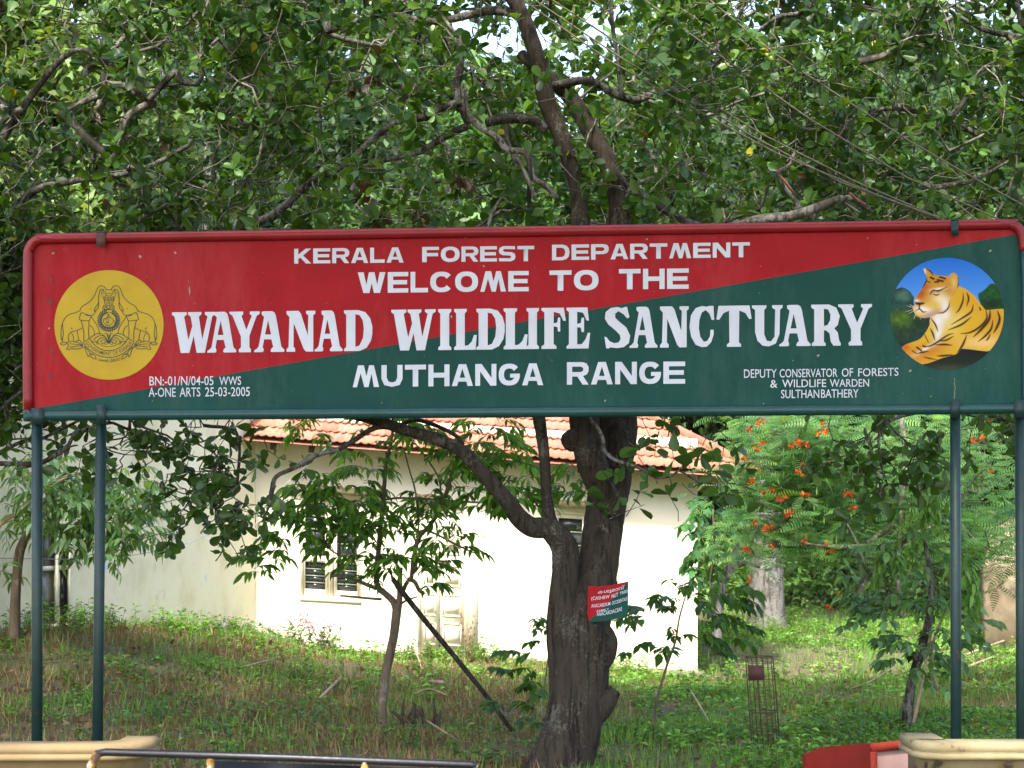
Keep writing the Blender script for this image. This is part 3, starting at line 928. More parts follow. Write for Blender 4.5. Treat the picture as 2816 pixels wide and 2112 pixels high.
blob(780, 495, 110, 18, (252, 240, 225), 1.0, head, -8); blob(960, 420, 45, 90, (235, 205, 130), .8, head); blob(585, 270, 16, 50, (250, 235, 210), .8, head)
blob(900, 480, 60, 80, (205, 140, 40), .5, head)
ANY = body | head
DK = (34, 16, 14)
for pts, w in ([[(460, 675), (510, 690), (580, 680)], 17], [[(510, 755), (515, 710)], 8], [[(455, 785), (515, 758), (560, 795), (610, 790)], 8],
               [[(745, 815), (830, 800), (890, 740), (905, 670)], 9], [[(650, 570), (690, 520), (760, 520), (880, 468)], 12], [[(680, 560), (740, 575), (780, 560)], 7],
               [[(700, 320), (660, 270), (600, 228)], 10], [[(1015, 330), (1028, 400), (1010, 480)], 9], [[(610, 345), (600, 400), (555, 470), (535, 490)], 9],
               [[(660, 345), (700, 365)], 12], [[(780, 340), (850, 360)], 12], [[(750, 378), (820, 395)], 12], [[(715, 405), (760, 405)], 10], [[(610, 395), (650, 410)], 6],
               [[(1085, 550), (1080, 650), (1035, 760), (990, 810)], 11], [[(1130, 540), (1155, 620), (1130, 720)], 11], [[(1215, 700), (1190, 790), (1080, 870), (930, 960)], 12],
               [[(1190, 860), (1060, 960), (890, 1030)], 12], [[(1380, 770), (1390, 880), (1300, 990), (1180, 1060), (1050, 1080)], 13], [[(1435, 775), (1420, 890), (1330, 1010), (1220, 1120)], 18],
               [[(1470, 900), (1450, 1010), (1370, 1110), (1280, 1180)], 13], [[(1530, 780), (1560, 880), (1530, 980), (1480, 1070)], 16], [[(1440, 1080), (1410, 1140), (1380, 1170)], 10],
               [[(665, 880), (720, 960), (755, 1050)], 10], [[(655, 1010), (690, 1080), (715, 1165)], 11], [[(570, 1245), (650, 1240), (760, 1180), (880, 1100), (960, 1075)], 11],
               [[(720, 1225), (840, 1220), (940, 1230)], 11], [[(780, 1175), (870, 1160), (960, 1110)], 10], [[(490, 1335), (560, 1320), (630, 1308)], 11], [[(480, 1255), (540, 1300)], 10],
               [[(560, 1235), (590, 1250)], 10], [[(740, 1370), (840, 1365), (950, 1352)], 12], [[(560, 1380), (640, 1400), (740, 1415)], 8], [[(1130, 1100), (1080, 1220), (1010, 1325)], 13],
               [[(420, 1300), (480, 1340)], 6], [[(580, 1090), (630, 1190)], 5], [[(1300, 740), (1310, 770)], 9]):
    line(pts, w * 1.35, DK, ANY, 1.0)
blob(715, 540, 18, 12, (250, 225, 190), 1.2, head); blob(712, 540, 7, 8, (30, 20, 20), 1.3, head)
for a, b_ in (((440, 740), (345, 712)), ((440, 755), (330, 795)), ((450, 770), (370, 820)), ((435, 725), (380, 690)), ((465, 820), (440, 890)), ((520, 860), (530, 895))):
    line([a, ((a[0] + b_[0]) / 2, (a[1] + b_[1]) / 2 + 3), b_], 3.5, (235, 230, 225), None, .8)
VV = []
for j in range(GN):
    for i in range(GN):
        VV.append(bp(TX + PXx[j, i] / TS, TY + PXy[j, i] / TS, .003))
ii = (np.arange(GN - 1)[:, None] * GN + np.arange(GN - 1)[None, :]).ravel()
F = np.stack([ii, ii + GN, ii + GN + 1, ii + 1], 1)
m, t, b, o = new_mat('painted_picture')
at = N(t, 'ShaderNodeAttribute', attribute_name='Col'); t.links.new(at.outputs['Color'], b.inputs['Base Color'])
b.inputs['Roughness'].default_value = .6; b.inputs['Specular IOR Level'].default_value = .2
link('tiger_picture', np_mesh('tiger_picture', np.array(VV), F.ravel(), np.arange(len(F)) * 4, np.clip(img ** 1.1 * .80, 0, 1).reshape(-1, 3)), m, sign)

mb = MB()                                                             # flecks, rivet marks and small scars on the paint
for u, v, w, h in ((140, 768, 5, 9), (139, 832, 6, 10), (141, 965, 5, 9), (138, 1036, 6, 8), (385, 706, 5, 5), (521, 800, 2.5, 14), (482, 695, 4, 4), (1330, 732, 3, 4), (1241, 871, 3, 5)):
    mb.add([bp(u - w, v - h * .3, .0035), bp(u, v - h, .0035), bp(u + w, v, .0035), bp(u + w * .2, v + h, .0035)], [[0, 1, 2, 3]], 0 if u < 200 else 1)
for u, v, w in ((135, 903, 3), (2250, 978, 4), (2503, 1020, 4), (2723, 690, 4), (146, 697, 4), (1779, 658, 3), (1664, 1102, 3), (725, 1130, 3), (2386, 655, 2), (1050, 1108, 2), (2560, 1090, 2), (2100, 1110, 2), (640, 1040, 2), (1280, 655, 2)):
    mb.add([bp(u - w * .5, v + w, .0035), bp(u - w, v - w * .3, .0035), bp(u + w * .6, v - w, .0035), bp(u + w, v, .0035)], [[0, 1, 2, 3]], 1)
for i in range(14):
    v = 1040 + i * 5.2; u = 2625 + R.normal(0, 1.2)
    mb.add([bp(u - 1.2, v, .0035), bp(u + 1.0, v, .0035), bp(u + .8, v + R.uniform(2, 5), .0035), bp(u - 1, v + 4, .0035)], [[0, 1, 2, 3]], 1)
o = mb.build('flecks', [M_rust, paint('dry_fleck', (.34, .30, .22), None, 8, .8, 0, 0)], sign); o['kind'] = 'stuff'

# --- posts and clips
for (ut, ub, vt, w, wt) in ((102, 104, 1152, 30, 1), (278, 269, 1150, 29, 0), (2627, 2627, 1140, 29, 0), (2806, 2808, 1135, 30, 1)):
    a = bp(ut, vt, -.01)
    k = (ub - ut) / 880.0
    bot = bp(ut + k * 1010, 2150, -.01); bot.z = gz1(bot.x, bot.y) - .3
    r = w * .5 * a.y / FPX
    mb = MB()
    if not wt:
        topp = bp(ut, vt - 505, -.06)
        mb.tube([topp, bp(ut, vt, -.06)], r * .8, 10)
    mb.tube([a, a.lerp(bot, .5), bot], r, 12)
    mb.build('post', M_postg, sign, True)
for (u, v0, v1, w, mt) in ((278, 1112, 1168, 26, M_postg), (2627, 1098, 1150, 26, M_postg), (103, 1122, 1168, 34, M_postg), (2806, 1100, 1150, 34, M_postg),
                           (277, 641, 678, 24, M_rust), (2626, 607, 648, 21, M_postg)):
    mb = MB()
    q = [bp(u - w / 2, v0, .054), bp(u + w / 2, v0, .054), bp(u + w / 2, v1, .054), bp(u - w / 2, v1, .054)]
    q2 = [p - BN * .006 for p in q]
    mb.prism(q2, q)
    if v0 < 800:
        q = [bp(u - w / 2, v0 - 5, .054), bp(u + w / 2, v0 - 5, .054), bp(u + w / 2, v0 - .5, .054), bp(u - w / 2, v0 - .5, .054)]
        mb.prism([p - BN * .14 for p in q], q)
    mb.build('clip', mt, sign)
# ------------------------------------------------------------------ house
HY = 25.2
HS = .060                                                            # the courses run down a little to the right
def hp(u, v, d=0.0):                                                 # v is read at u = 1300
    return P(u, v + HS * (u - 1300), HY) + Vector((0, -d, 0))
M_front = paint('cream_limewash', (.80, .75, .60), (.76, .70, .54), 2.2, .85, 50, .08, .2)
m, t, b, o = new_mat('weathered_cream_wall')
f = noise(t, 1.3, 6, .65)
c1 = ramp(t, f, [(.3, (.60, .52, .33)), (.5, (.74, .67, .46)), (.7, (.78, .72, .54))])
ms = noise(t, 2.6, 4, .6, .2, stretch=(1, 1, .8))
fl = ramp(t, ms, [(.655, (0, 0, 0)), (.665, (1, 1, 1))])
c2 = mixc(t, fl, c1, (.55, .60, .72))
rs = noise(t, 9, 5, .7)
mp_ = ramp(t, noise(t, .9, 2), [(.62, (0, 0, 0)), (.7, (1, 1, 1))])
mm = N(t, 'ShaderNodeMath', operation='MULTIPLY'); t.links.new(mp_, mm.inputs[0]); t.links.new(ramp(t, rs, [(.5, (0, 0, 0)), (.65, (1, 1, 1))]), mm.inputs[1])
t.links.new(mixc(t, mm.outputs[0], c2, (.42, .30, .16)), b.inputs['Base Color'])
b.inputs['Roughness'].default_value = .9
bump(t, b, noise(t, 20, 5), .15, .01)
M_wing = m
M_plinth = paint('plinth_plaster', (.36, .27, .2), (.22, .17, .12), 5, .9, 30, .2)
M_wood = paint('cream_painted_wood', (.80, .74, .60), (.76, .69, .54), 8, .6, 30, .08)
M_bar = paint('pale_green_bar', (.22, .24, .16), (.17, .19, .12), 8, .6, 0, 0)
M_ledge = paint('weathered_ledge', (.30, .24, .13), (.16, .13, .08), 12, .9, 30, .2)
M_dkwood = paint('dark_rafter', (.07, .045, .03), (.04, .028, .02), 14, .9, 30, .2)
M_glass = paint('dark_pane', (.018, .022, .024), (.03, .034, .036), 9, .12, 30, 0, .5)
m, t, b, o = new_mat('clay_tile')
oi = N(t, 'ShaderNodeObjectInfo')
c1 = ramp(t, oi.outputs['Random'], [(0, (.22, .075, .042)), (.4, (.29, .11, .06)), (.8, (.34, .145, .09)), (1, (.24, .11, .075))])
c2 = mixc(t, ramp(t, noise(t, 3.5, 5, .7), [(.45, (0, 0, 0)), (.7, (1, 1, 1))]), c1, (.36, .16, .10))
c3 = mixc(t, ramp(t, noise(t, 7, 5, .75), [(.58, (0, 0, 0)), (.72, (1, 1, 1))]), c2, (.10, .06, .05))
t.links.new(c3, b.inputs['Base Color']); b.inputs['Roughness'].default_value = .85
bump(t, b, noise(t, 40, 4), .2, .01)
M_tile = m

house = empty('tiled_house', hp(1300, 1815) + Vector((0, 2, 0)), 'low cream plastered house with red clay tile roof behind the trees', 'house')
C0 = P(702, 1790, HY)
wd_ = Vector((-1.75, -5.75, 0)).normalized()
WN = Vector((wd_.y * -1, wd_.x, 0)); WN = WN if WN.x > 0 else -WN
def wp(u, v, d=0.0):                                                 # a point of the wing wall
    o = Vector((C0.x, HY, 0)) + WN * d
    r_ = ray(u, v)
    return CAMP + r_ * ((o - CAMP).dot(WN) / r_.dot(WN))
def quadbox(mb, fn, x0, x1, v0, v1, d0, d1, mi=0):
    a = [fn(x0, v1, d0), fn(x1, v1, d0), fn(x1, v0, d0), fn(x0, v0, d0)]
    b_ = [fn(x0, v1, d1), fn(x1, v1, d1), fn(x1, v0, d1), fn(x0, v0, d1)]
    mb.prism(a, b_, mi)
def wall_with_holes(mb, fn, x0, x1, v0, v1, holes, depth, mi=0):
    """holes: (xa, xb, va, vb); reveals go depth back"""
    xs_ = sorted({x0, x1, *[h[0] for h in holes], *[h[1] for h in holes]})
    vs_ = sorted({v0, v1, *[h[2] for h in holes], *[h[3] for h in holes]})
    for i in range(len(xs_) - 1):
        for j in range(len(vs_) - 1):
            cx_, cv_ = (xs_[i] + xs_[i + 1]) / 2, (vs_[j] + vs_[j + 1]) / 2
            if any(h[0] < cx_ < h[1] and h[2] < cv_ < h[3] for h in holes): continue
            mb.add([fn(xs_[i], vs_[j + 1]), fn(xs_[i + 1], vs_[j + 1]), fn(xs_[i + 1], vs_[j]), fn(xs_[i], vs_[j])], [[0, 1, 2, 3]], mi)
    for a, b_, c, d in holes:
        q = [fn(a, d), fn(b_, d), fn(b_, c), fn(a, c)]; k = [fn(a, d, -depth), fn(b_, d, -depth), fn(b_, c, -depth), fn(a, c, -depth)]
        mb.add(q + k, [[0, 4, 5, 1], [1, 5, 6, 2], [2, 6, 7, 3], [3, 7, 4, 0]], mi)

WINS = [(825, 994, 1388, 1680), (1523, 1712, 1390, 1682)]
DOOR = (1148, 1290, 1392, 1806)
mb = MB()
wall_with_holes(mb, hp, 702, 1918, 1170, 1808, [(a, b_, c, d) for a, b_, c, d in WINS] + [DOOR], .14)
er = hp(1918, 1808); et = hp(1918, 1170)
mb.add([er, er + Vector((.25, 5.5, 0)), et + Vector((.25, 5.5, 0)), et], [[0, 1, 2, 3]])
mb.build('wall', M_front, house)
mb = MB()
quadbox(mb, hp, 1050, 1936, 1808, 1822, -.02, .10)
quadbox(mb, hp, 702, 1928, 1822, 1920, -.02, .05)
mb.build('plinth', M_plinth, house)
mb = MB()
quadbox(mb, hp, 1290.5, 1314, 1392, 1808, -.05, .03)
mb.build('pilaster', M_front, house)

def window(u0, u1, v0, v1):
    cw = (u1 - u0)
    VM = v0 + (v1 - v0) * .60
    mb = MB()
    fr = 8
    mid = (u0 + u1) / 2; vm = VM
    quadbox(mb, hp, u0, u1, v0, v0 + fr, -.12, -.02); quadbox(mb, hp, u0, u1, v1 - fr * 1.6, v1, -.12, .015)
    quadbox(mb, hp, u0, u0 + fr, v0 + fr, v1 - fr * 1.6, -.12, -.02); quadbox(mb, hp, u1 - fr, u1, v0 + fr, v1 - fr * 1.6, -.12, -.02)
    quadbox(mb, hp, mid - 6, mid + 6, v0 + fr, v1 - fr * 1.6, -.12, -.02)
    w = mb.build('window', M_wood, house)
    for a, b_ in ((u0 + fr, mid - 6), (mid + 6, u1 - fr)):
        mb = MB()
        st = 5 if a < mid - 20 else 10
        se = 10 if a < mid - 20 else 5
        quadbox(mb, hp, a + 1, a + st, v0 + fr, v1 - fr * 1.6, -.10, -.045); quadbox(mb, hp, b_ - se, b_ - 1, v0 + fr, v1 - fr * 1.6, -.10, -.045)
        for q, h in ((v0 + fr, 12), (vm - 9, 18), (v1 - fr * 1.6 - 20, 20)):
            quadbox(mb, hp, a + st, b_ - se, q, q + h, -.10, -.045)
        f_ = mb.build('sash', M_wood, house); f_.parent = w; f_.matrix_parent_inverse = Matrix()
        for p0, p1 in ((v0 + fr + 12, vm - 9), (vm + 9, v1 - fr * 1.6 - 20)):
            k = 4 if p1 - p0 > 70 else 3
            hh = (p1 - p0) / k
            for i in range(k):
                mb = MB()
                quadbox(mb, hp, a + st, b_ - se, p0 + i * hh + .6, p0 + (i + 1) * hh - .6, -.085, -.078)
                g_ = mb.build('pane', M_glass, house); g_.parent = w; g_.matrix_parent_inverse = Matrix()
                mb = MB()
                quadbox(mb, hp, a + st, b_ - se, p0 + (i + 1) * hh - 1.5, p0 + (i + 1) * hh + 1.5, -.076, -.066)
                if i < k - 1:
                    g_ = mb.build('glazing_bar', M_bar, house); g_.parent = w; g_.matrix_parent_inverse = Matrix()
    mb = MB(); quadbox(mb, hp, u0 + fr, u1 - fr, v0 + fr, v1 - fr, -.16, -.14)
    g_ = mb.build('shutter_back', M_dkwood, house); g_.parent = w; g_.matrix_parent_inverse = Matrix()
for a in WINS: window(*a)
for a, b_, v in ((830, 1055, 1372), (1143, 1222, 1378), (1528, 1718, 1370)):
    mb = MB(); quadbox(mb, hp, a, b_, v - 10, v + 10, -.02, .12); mb.build('lintel', M_ledge, house)
# door
a, b_, c, d = DOOR
mb = MB()
quadbox(mb, hp, a, b_, c, c + 10, -.12, -.01); quadbox(mb, hp, a, a + 9, c + 10, d, -.12, -.01); quadbox(mb, hp, b_ - 14, b_, c + 10, d, -.12, -.01)
mb.build('door_frame', M_wood, house)
for x0, x1 in ((a + 9, 1207), (1209, b_ - 14)):
    mb = MB(); quadbox(mb, hp, x0, x1, c + 10, d - 2, -.08, -.035)
    dr = mb.build('door', M_wood, house)
    for v0, v1 in ((1410, 1530), (1560, 1618), (1640, 1700), (1718, 1780)):
        mb = MB()
        for q in ((x0 + 8, x1 - 8, v0, v0 + 3), (x0 + 8, x1 - 8, v1 - 3, v1), (x0 + 8, x0 + 11, v0 + 3, v1 - 3), (x1 - 11, x1 - 8, v0 + 3, v1 - 3)):
            quadbox(mb, hp, *q, -.034, -.022)
        quadbox(mb, hp, x0 + 15, x1 - 15, v0 + 8, v1 - 8, -.034, -.028)
        pn = mb.build('panel', M_wood, house); pn.parent = dr; pn.matrix_parent_inverse = Matrix()
mb = MB()
quadbox(mb, hp, 1196, 1236, 1545, 1550, -.033, -.015); quadbox(mb, hp, 1209, 1217, 1551, 1568, -.033, -.01)
mb.build('door_bolt', M_rust, house)

# wing wall with its tall window
mb = MB()
WW = (95, 194, 1440, 1722)
def wps(u, v, d=0.0):
    return wp(u, v - .055 * (u - 194) if v > 1300 else v, d)
wall_with_holes(mb, wps, -340, 702, 1085, 1860, [WW], .14)
mb.build('wing_wall', M_wing, house)
wv0, wv1 = WW[2], WW[3]
mb = MB()
quadbox(mb, wps, 95, 194, wv0, wv0 + 8, -.10, .02); quadbox(mb, wps, 90, 196, wv1 - 8, wv1 + 3, -.10, .05)
quadbox(mb, wps, 95, 103, wv0 + 8, wv1 - 8, -.10, .02); quadbox(mb, wps, 189, 194, wv0 + 8, wv1 - 8, -.10, .02); quadbox(mb, wps, 152, 162, wv0 + 8, wv1 - 8, -.10, .0)
w = mb.build('window', M_wood, house)
M_curt = paint('dull_window_pane', (.20, .21, .16), (.12, .13, .10), 3, .25, 20, 0)
for x0, x1, mt in ((103, 152, M_curt), (162, 189, M_glass)):
    for y0, y1 in ((wv0 + 8, 1556), (1566, wv1 - 8)):
        mb = MB(); quadbox(mb, wps, x0 + 3, x1 - 3, y0, y1 - 3, -.08, -.07)
        g_ = mb.build('pane', mt, house); g_.parent = w; g_.matrix_parent_inverse = Matrix()
    mb = MB(); quadbox(mb, wps, x0, x1, 1553, 1566, -.09, -.04)
    g_ = mb.build('glazing_bar', M_wood, house); g_.parent = w; g_.matrix_parent_inverse = Matrix()

# roof
A0 = P(690, 1204, HY - .55); A1 = P(2098, 1311, HY - .55)
Uv = (A1 - A0); EL_ = Uv.length; Uv.normalize()
pit = math.radians(27)
Vv = Vector((0, math.cos(pit), math.sin(pit)))
Nv = Uv.cross(Vv).normalized()
RL = 4.6
def rp(a, b_, h=0.0): return A0 + Uv * a + Vv * b_ + Nv * h
hipk = .86
mb = MB()
mb.add([rp(-.3, -.02, -.03), rp(EL_, -.02, -.03), rp(EL_ - hipk * RL, RL, -.03), rp(-2.5, RL, -.03)], [[0, 1, 2, 3]])
back = rp(EL_, 0, -.03) + Vector((0, 2 * RL * math.cos(pit), 0))
bl = rp(-2.5, RL, -.03) + Vector((0, RL * math.cos(pit), -RL * math.sin(pit)))
mb.add([rp(EL_, -.02, -.03), back, rp(EL_ - hipk * RL, RL, -.03)], [[0, 1, 2]])
mb.add([back, bl, rp(-2.5, RL, -.03), rp(EL_ - hipk * RL, RL, -.03)], [[0, 1, 2, 3]])
mb.add([rp(-.3, 0, -.05), rp(EL_, 0, -.05), rp(EL_, .62, -.06), rp(-.3, .62, -.06)], [[3, 2, 1, 0]])
roof = mb.build('roof', M_tile, house)
TW, TE = .205, .30
def tile_mesh():
    prof = [(0, .012), (.16, .030), (.32, .008), (.5, .008), (.64, .028), (.8, .008), (.92, .008), (1.04, .02)]
    v = []
    for yy, hh in ((0, .034), (TE + .05, 0)):
        for th in (0, -.020):
            for x_, z_ in prof:
                v.append((x_ * TW, yy, z_ + hh + th))
    n = len(prof); f = []
    for i in range(n - 1):
        f.append([i, i + 1, 2 * n + i + 1, 2 * n + i])               # top
        f.append([n + i + 1, n + i, 3 * n + i, 3 * n + i + 1])       # underside
        f.append([i + 1, i, n + i, n + i + 1])                       # front lip
    return v, f
tv_, tf_ = tile_mesh()
fl = [i for f in tf_ for i in f]; ls = np.concatenate([[0], np.cumsum([len(f) for f in tf_])[:-1]])
tme = np_mesh('tile', np.array(tv_), fl, ls); tme.materials.append(M_tile)
rest = MB()
nt_ = 0
for r_ in range(15):
    b0 = r_ * TE
    amax = EL_ - hipk * b0 - .05
    a_ = -.04 - b0 * .35 + random.uniform(-.01, .01)
    while a_ + TW < amax + .12:
        tilt = random.gauss(0, .004)
        org = rp(a_, b0 + random.gauss(0, .006), abs(random.gauss(0, .004)))
        ux = (Uv + Vv * random.gauss(0, .012)).normalized(); vx = (Vv + Nv * tilt).normalized(); nx_ = ux.cross(vx)
        q = org
        if r_ < 7 and nt_ < 300:
            o = bpy.data.objects.new('tile', tme); COL.objects.link(o)
            o.parent = roof
            o.matrix_basis = Matrix(((ux.x, vx.x, nx_.x, q.x), (ux.y, vx.y, nx_.y, q.y), (ux.z, vx.z, nx_.z, q.z), (0, 0, 0, 1)))
            nt_ += 1
        else:
            rest.add([q + ux * x + vx * y + nx_ * z for x, y, z in tv_], tf_)
        a_ += TW
o = rest.build('upper_tiles', M_tile, house); o.parent = roof; o.matrix_parent_inverse = Matrix(); o['kind'] = 'stuff'
mb = MB()                                                             # hip ridge caps
for i in range(14):
    p0 = rp(EL_ - hipk * (i * .3) + .02, i * .3, .03); p1 = rp(EL_ - hipk * (i * .3 + .34) + .02, i * .3 + .34, .05)
    mb.tube([p0, p1], [.075, .06], 8)
o = mb.build('ridge_tiles', M_tile, house); o.parent = roof; o.matrix_parent_inverse = Matrix()
k = 0
a_ = .28
while a_ < EL_ - .9:
    mb = MB()
    p0 = rp(a_, .05, -.12); p1 = rp(a_, .75, -.12)
    s_ = Uv * .035; h_ = Nv * .05
    mb.prism([p0 - s_ - h_, p0 + s_ - h_, p0 + s_ + h_, p0 - s_ + h_], [p1 - s_ - h_, p1 + s_ - h_, p1 + s_ + h_, p1 - s_ + h_])
    mb.build('rafter_end', M_dkwood, house)
    a_ += .50
# wing roof, mostly out of sight above the sign
mb = MB()
w0 = Vector((C0.x, HY, 0)); zt = wp(300, 1085).z * .5 + wp(702, 1085).z * .5 - .3
zt = wp(702, 1098).z
e0 = w0 + WN * .10 + Vector((0, 0, zt)); e1 = e0 + wd_ * 8
r0_ = e0 - WN * 2.6 + Vector((0, 0, 1.4)); r1_ = e1 - WN * 2.6 + Vector((0, 0, 1.4))
r0_ = r0_ - wd_ * 3
mb.add([e1, e0, r0_, r1_, e1 - Vector((0, 0, .06)), e0 - Vector((0, 0, .06))], [[0, 1, 2, 3], [4, 5, 1, 0]])
l0 = e0 - WN * 5.2; l1 = e1 - WN * 5.2
mb.add([r0_, r1_, l1, l0], [[0, 1, 2, 3]])
mb.build('wing_roof', M_tile, house)
mb = MB(); qa, qb = wp(-340, 1085), wp(702, 1085)
mb.add([qa, qb, Vector((qb.x, qb.y, zt + .02)), Vector((qa.x, qa.y, zt + .02))], [[0, 1, 2, 3]])
mb.build('wing_wall', M_wing, house)
mb = MB(); q = wp(-340, 1085); q2 = wp(-340, 1900)
mb.add([Vector((q.x, q.y, q.z)), Vector((q.x, q.y, -.5)), Vector((q.x - 5, q.y + 1.5, -.5)), Vector((q.x - 5, q.y + 1.5, q.z))], [[0, 1, 2, 3]])
mb.build('end_wall', M_wing, house)

# ------------------------------------------------------------------ parapets, block, barricade
M_par = paint('cream_parapet', (.62, .47, .24), (.48, .35, .17), 5, .8, 30, .1, .3, [(.3, (.17, .12, .06)), (.42, (.30, .21, .10)), (.7, (.36, .26, .13))])
M_par2 = paint('cream_parapet_stained', (.62, .47, .24), (.48, .35, .17), 7, .8, 30, .1, .3, [(.36, (.08, .06, .04)), (.43, (.29, .23, .12)), (.7, (.38, .31, .17))])
def sweep_profile(name, path, prof, mat, label, cat, loc):
    """prof: (outwards, z) pairs; path: plan points, outwards is to the right of travel"""
    mb = MB(); n = len(path); rings = []
    for i, p in enumerate(path):
        d = (Vector(path[min(i + 1, n - 1)]) - Vector(path[max(i - 1, 0)])).normalized()
        nrm = Vector((d.y, -d.x))
        rings.append([(p[0] + nrm.x * a, p[1] + nrm.y * a, z) for a, z in prof])
    m_ = len(prof)
    vs = [q for r_ in rings for q in r_]
    fs = [[i * m_ + k, (i + 1) * m_ + k, (i + 1) * m_ + (k + 1) % m_, i * m_ + (k + 1) % m_] for i in range(n - 1) for k in range(m_)]
    fs += [list(range(m_)), [(n - 1) * m_ + k for k in range(m_)][::-1]]
    mb.add(vs, fs)
    o = mb.build(name, mat)
    tag(o, label, cat)
    return o
def prof_px(Yd, top, lines):
    return [(a, P(1408, v, Yd).z) for a, v in lines]
def rpts(cx, cv, r_, Yd, k=5):
    z = P(1408, cv, Yd).z
    return [(cx + r_ * math.cos(t), z + r_ * math.sin(t)) for t in [math.pi / 2 - math.pi * i / k for i in range(k + 1)]]
PY = 10.0
prL = [(-.10, P(0, 2044, PY).z), (.05, P(0, 2044, PY).z), (.07, P(0, 2049, PY).z), (.075, P(0, 2064, PY).z), (.06, P(0, 2069, PY).z)] + rpts(.06, 2080, .019, PY) + \
      [(.02, P(0, 2095, PY).z), (.02, 0.0), (-.10, 0.0)]
xa = P(-500, 0, PY).x; xb = P(385, 0, PY).x
path = [(xa, PY), (xb - .6, PY), (xb - .16, PY + .01), (xb - .07, PY + .03), (xb - .01, PY + .09), (xb + .02, PY + .17), (xb + .02, PY + .35)]
path = [(x, y) for x, y in path]
sweep_profile('parapet_wall', path, prL, M_par, 'cream moulded parapet wall with rounded end below the left sign posts', 'wall', (0, 0, 0))
prR = [(-.10, P(0, 2038, PY).z), (.05, P(0, 2038, PY).z), (.075, P(0, 2043, PY).z), (.075, P(0, 2062, PY).z), (.06, P(0, 2067, PY).z)] + rpts(.065, 2077, .018, PY) + \
      [(.03, P(0, 2092, PY).z), (.03, 0.0), (-.10, 0.0)]
xa = P(2508, 0, PY).x; xb = P(3300, 0, PY).x
path = [(xa + .03, PY + .4), (xa + .03, PY + .06), (xa + .05, PY + .02), (xa + .09, PY), (xa + .5, PY), (xb, PY)]
sweep_profile('parapet_wall', path, prR, M_par2, 'black stained cream parapet wall below the right sign posts', 'wall', (0, 0, 0))

M_redp = paint('dull_red_paint', (.15, .013, .009), (.12, .010, .008), 8, .8, 60, .1, .15)
M_redl = paint('light_red_paint', (.26, .032, .018), (.22, .025, .014), 8, .8, 60, .1, .15)
M_pink = paint('pale_pink_plaster', (.34, .22, .19), (.28, .17, .145), 4, .8, 9, .6, .2, None, (1, 1, .4))
bl_ = empty('concrete_block', P(2395, 2040, 10.6), 'red painted concrete block with pale pink panel beside the right parapet', 'block')
bl_.location.z = 0
mb = MB()
front = [P(2216, 2078, 11.1), P(2222, 2070, 11.08), P(2252, 2056, 11.0), P(2330, 2048, 10.8), P(2392, 2044, 10.6)]
low = [Vector((p.x, p.y, 0)) for p in front]
mb.add(front + low, [[i, i + 5, i + 6, i + 1] for i in range(4)])
c = P(2392, 2044, 10.6); e = P(2570, 2048, 10.9)
bk = Vector((-.02, .14, 0))
tp = front + [e, e + bk, front[0] + bk * .5]
mb.add(tp, [list(range(len(tp)))])
mb.add([e, e + bk, Vector((e.x, e.y, 0)) + bk, Vector((e.x, e.y, 0))], [[0, 3, 2, 1]])
mb.add([front[0] + bk * .5, front[0], low[0], low[0] + bk * .5], [[0, 1, 2, 3]])
mb.add([e + bk, front[0] + bk * .5, low[0] + bk * .5, Vector((e.x, e.y, 0)) + bk], [[0, 1, 2, 3]])
mb.build('body', M_redp, bl_)
fd = (e - c); fd.z = 0; fd.normalize(); fn_ = Vector((fd.y, -fd.x, 0)); fn_ = fn_ if fn_.y < 0 else -fn_
mb = MB()
def fq(s0, s1, z0, z1, d0, d1):
    def k(s_, z, d): return Vector((c.x, c.y, 0)) + fd * s_ + fn_ * d + Vector((0, 0, z))
    return [k(s0, z0, d0), k(s1, z0, d0), k(s1, z1, d0), k(s0, z1, d0)], [k(s0, z0, d1), k(s1, z0, d1), k(s1, z1, d1), k(s0, z1, d1)]
zt = c.z; LW = (e - c).length
for q in ((0, LW, zt - .045, zt), (0, .035, .05, zt - .045), (LW - .035, LW, .05, zt - .045), (0, LW, 0, .05)):
    mb.prism(*fq(q[0], q[1], q[2], q[3], .001, .02))
mb.build('rim', M_redl, bl_)
mb = MB(); mb.prism(*fq(.036, LW - .036, .051, zt - .046, .001, .006)); mb.build('panel', M_pink, bl_)

M_blk = paint('black_enamel', (.008, .008, .014), (.014, .014, .02), 12, .35, 60, .1)
M_ylw = paint('chipped_yellow', (.55, .28, .03), (.35, .16, .03), 30, .6, 60, .2, .4, [(.4, (.06, .03, .015)), (.47, (.26, .13, .02)), (.55, (.32, .17, .03)), (.6, (.45, .42, .4))])
bar = empty('barricade', P(780, 2080, 6.5), 'low black steel crowd barricade with chipped yellow uprights in front', 'barricade')
bar.location.z = 0
YB = 6.5
def bq(u, v, dY=0): 
    p = P(u, v, YB + dY); return (p.x, p.y, p.z)
mb = MB()
r_ = 10.5 * YB / FPX
mb.tube([bq(262, 2074), bq(290, 2068.5), bq(800, 2084), bq(1296, 2103), bq(1310, 2106)], r_, 10)
mb.build('top_rail', M_blk, bar, True)
def ground_leg(name, u, v, r, mat):
    mb = MB(); a = Vector(bq(u, v)); mb.tube([a, Vector((a.x, a.y, 0.0))], r, 10); return mb.build(name, mat, bar, True)
mb = MB()
a = Vector(bq(270, 2070)); q = Vector(bq(252, 2105))
mb.tube([a, q, Vector((q.x - .01, q.y, .6)), Vector((q.x - .01, q.y, 0))], r_ * 1.25, 10); mb.build('leg', M_ylw, bar, True)
ground_leg('leg', 1306, 2104, r_ * .8, M_ylw)
for u in (578, 1003): ground_leg('upright', u, 2086 if u < 900 else 2096, r_ * .9, M_ylw)
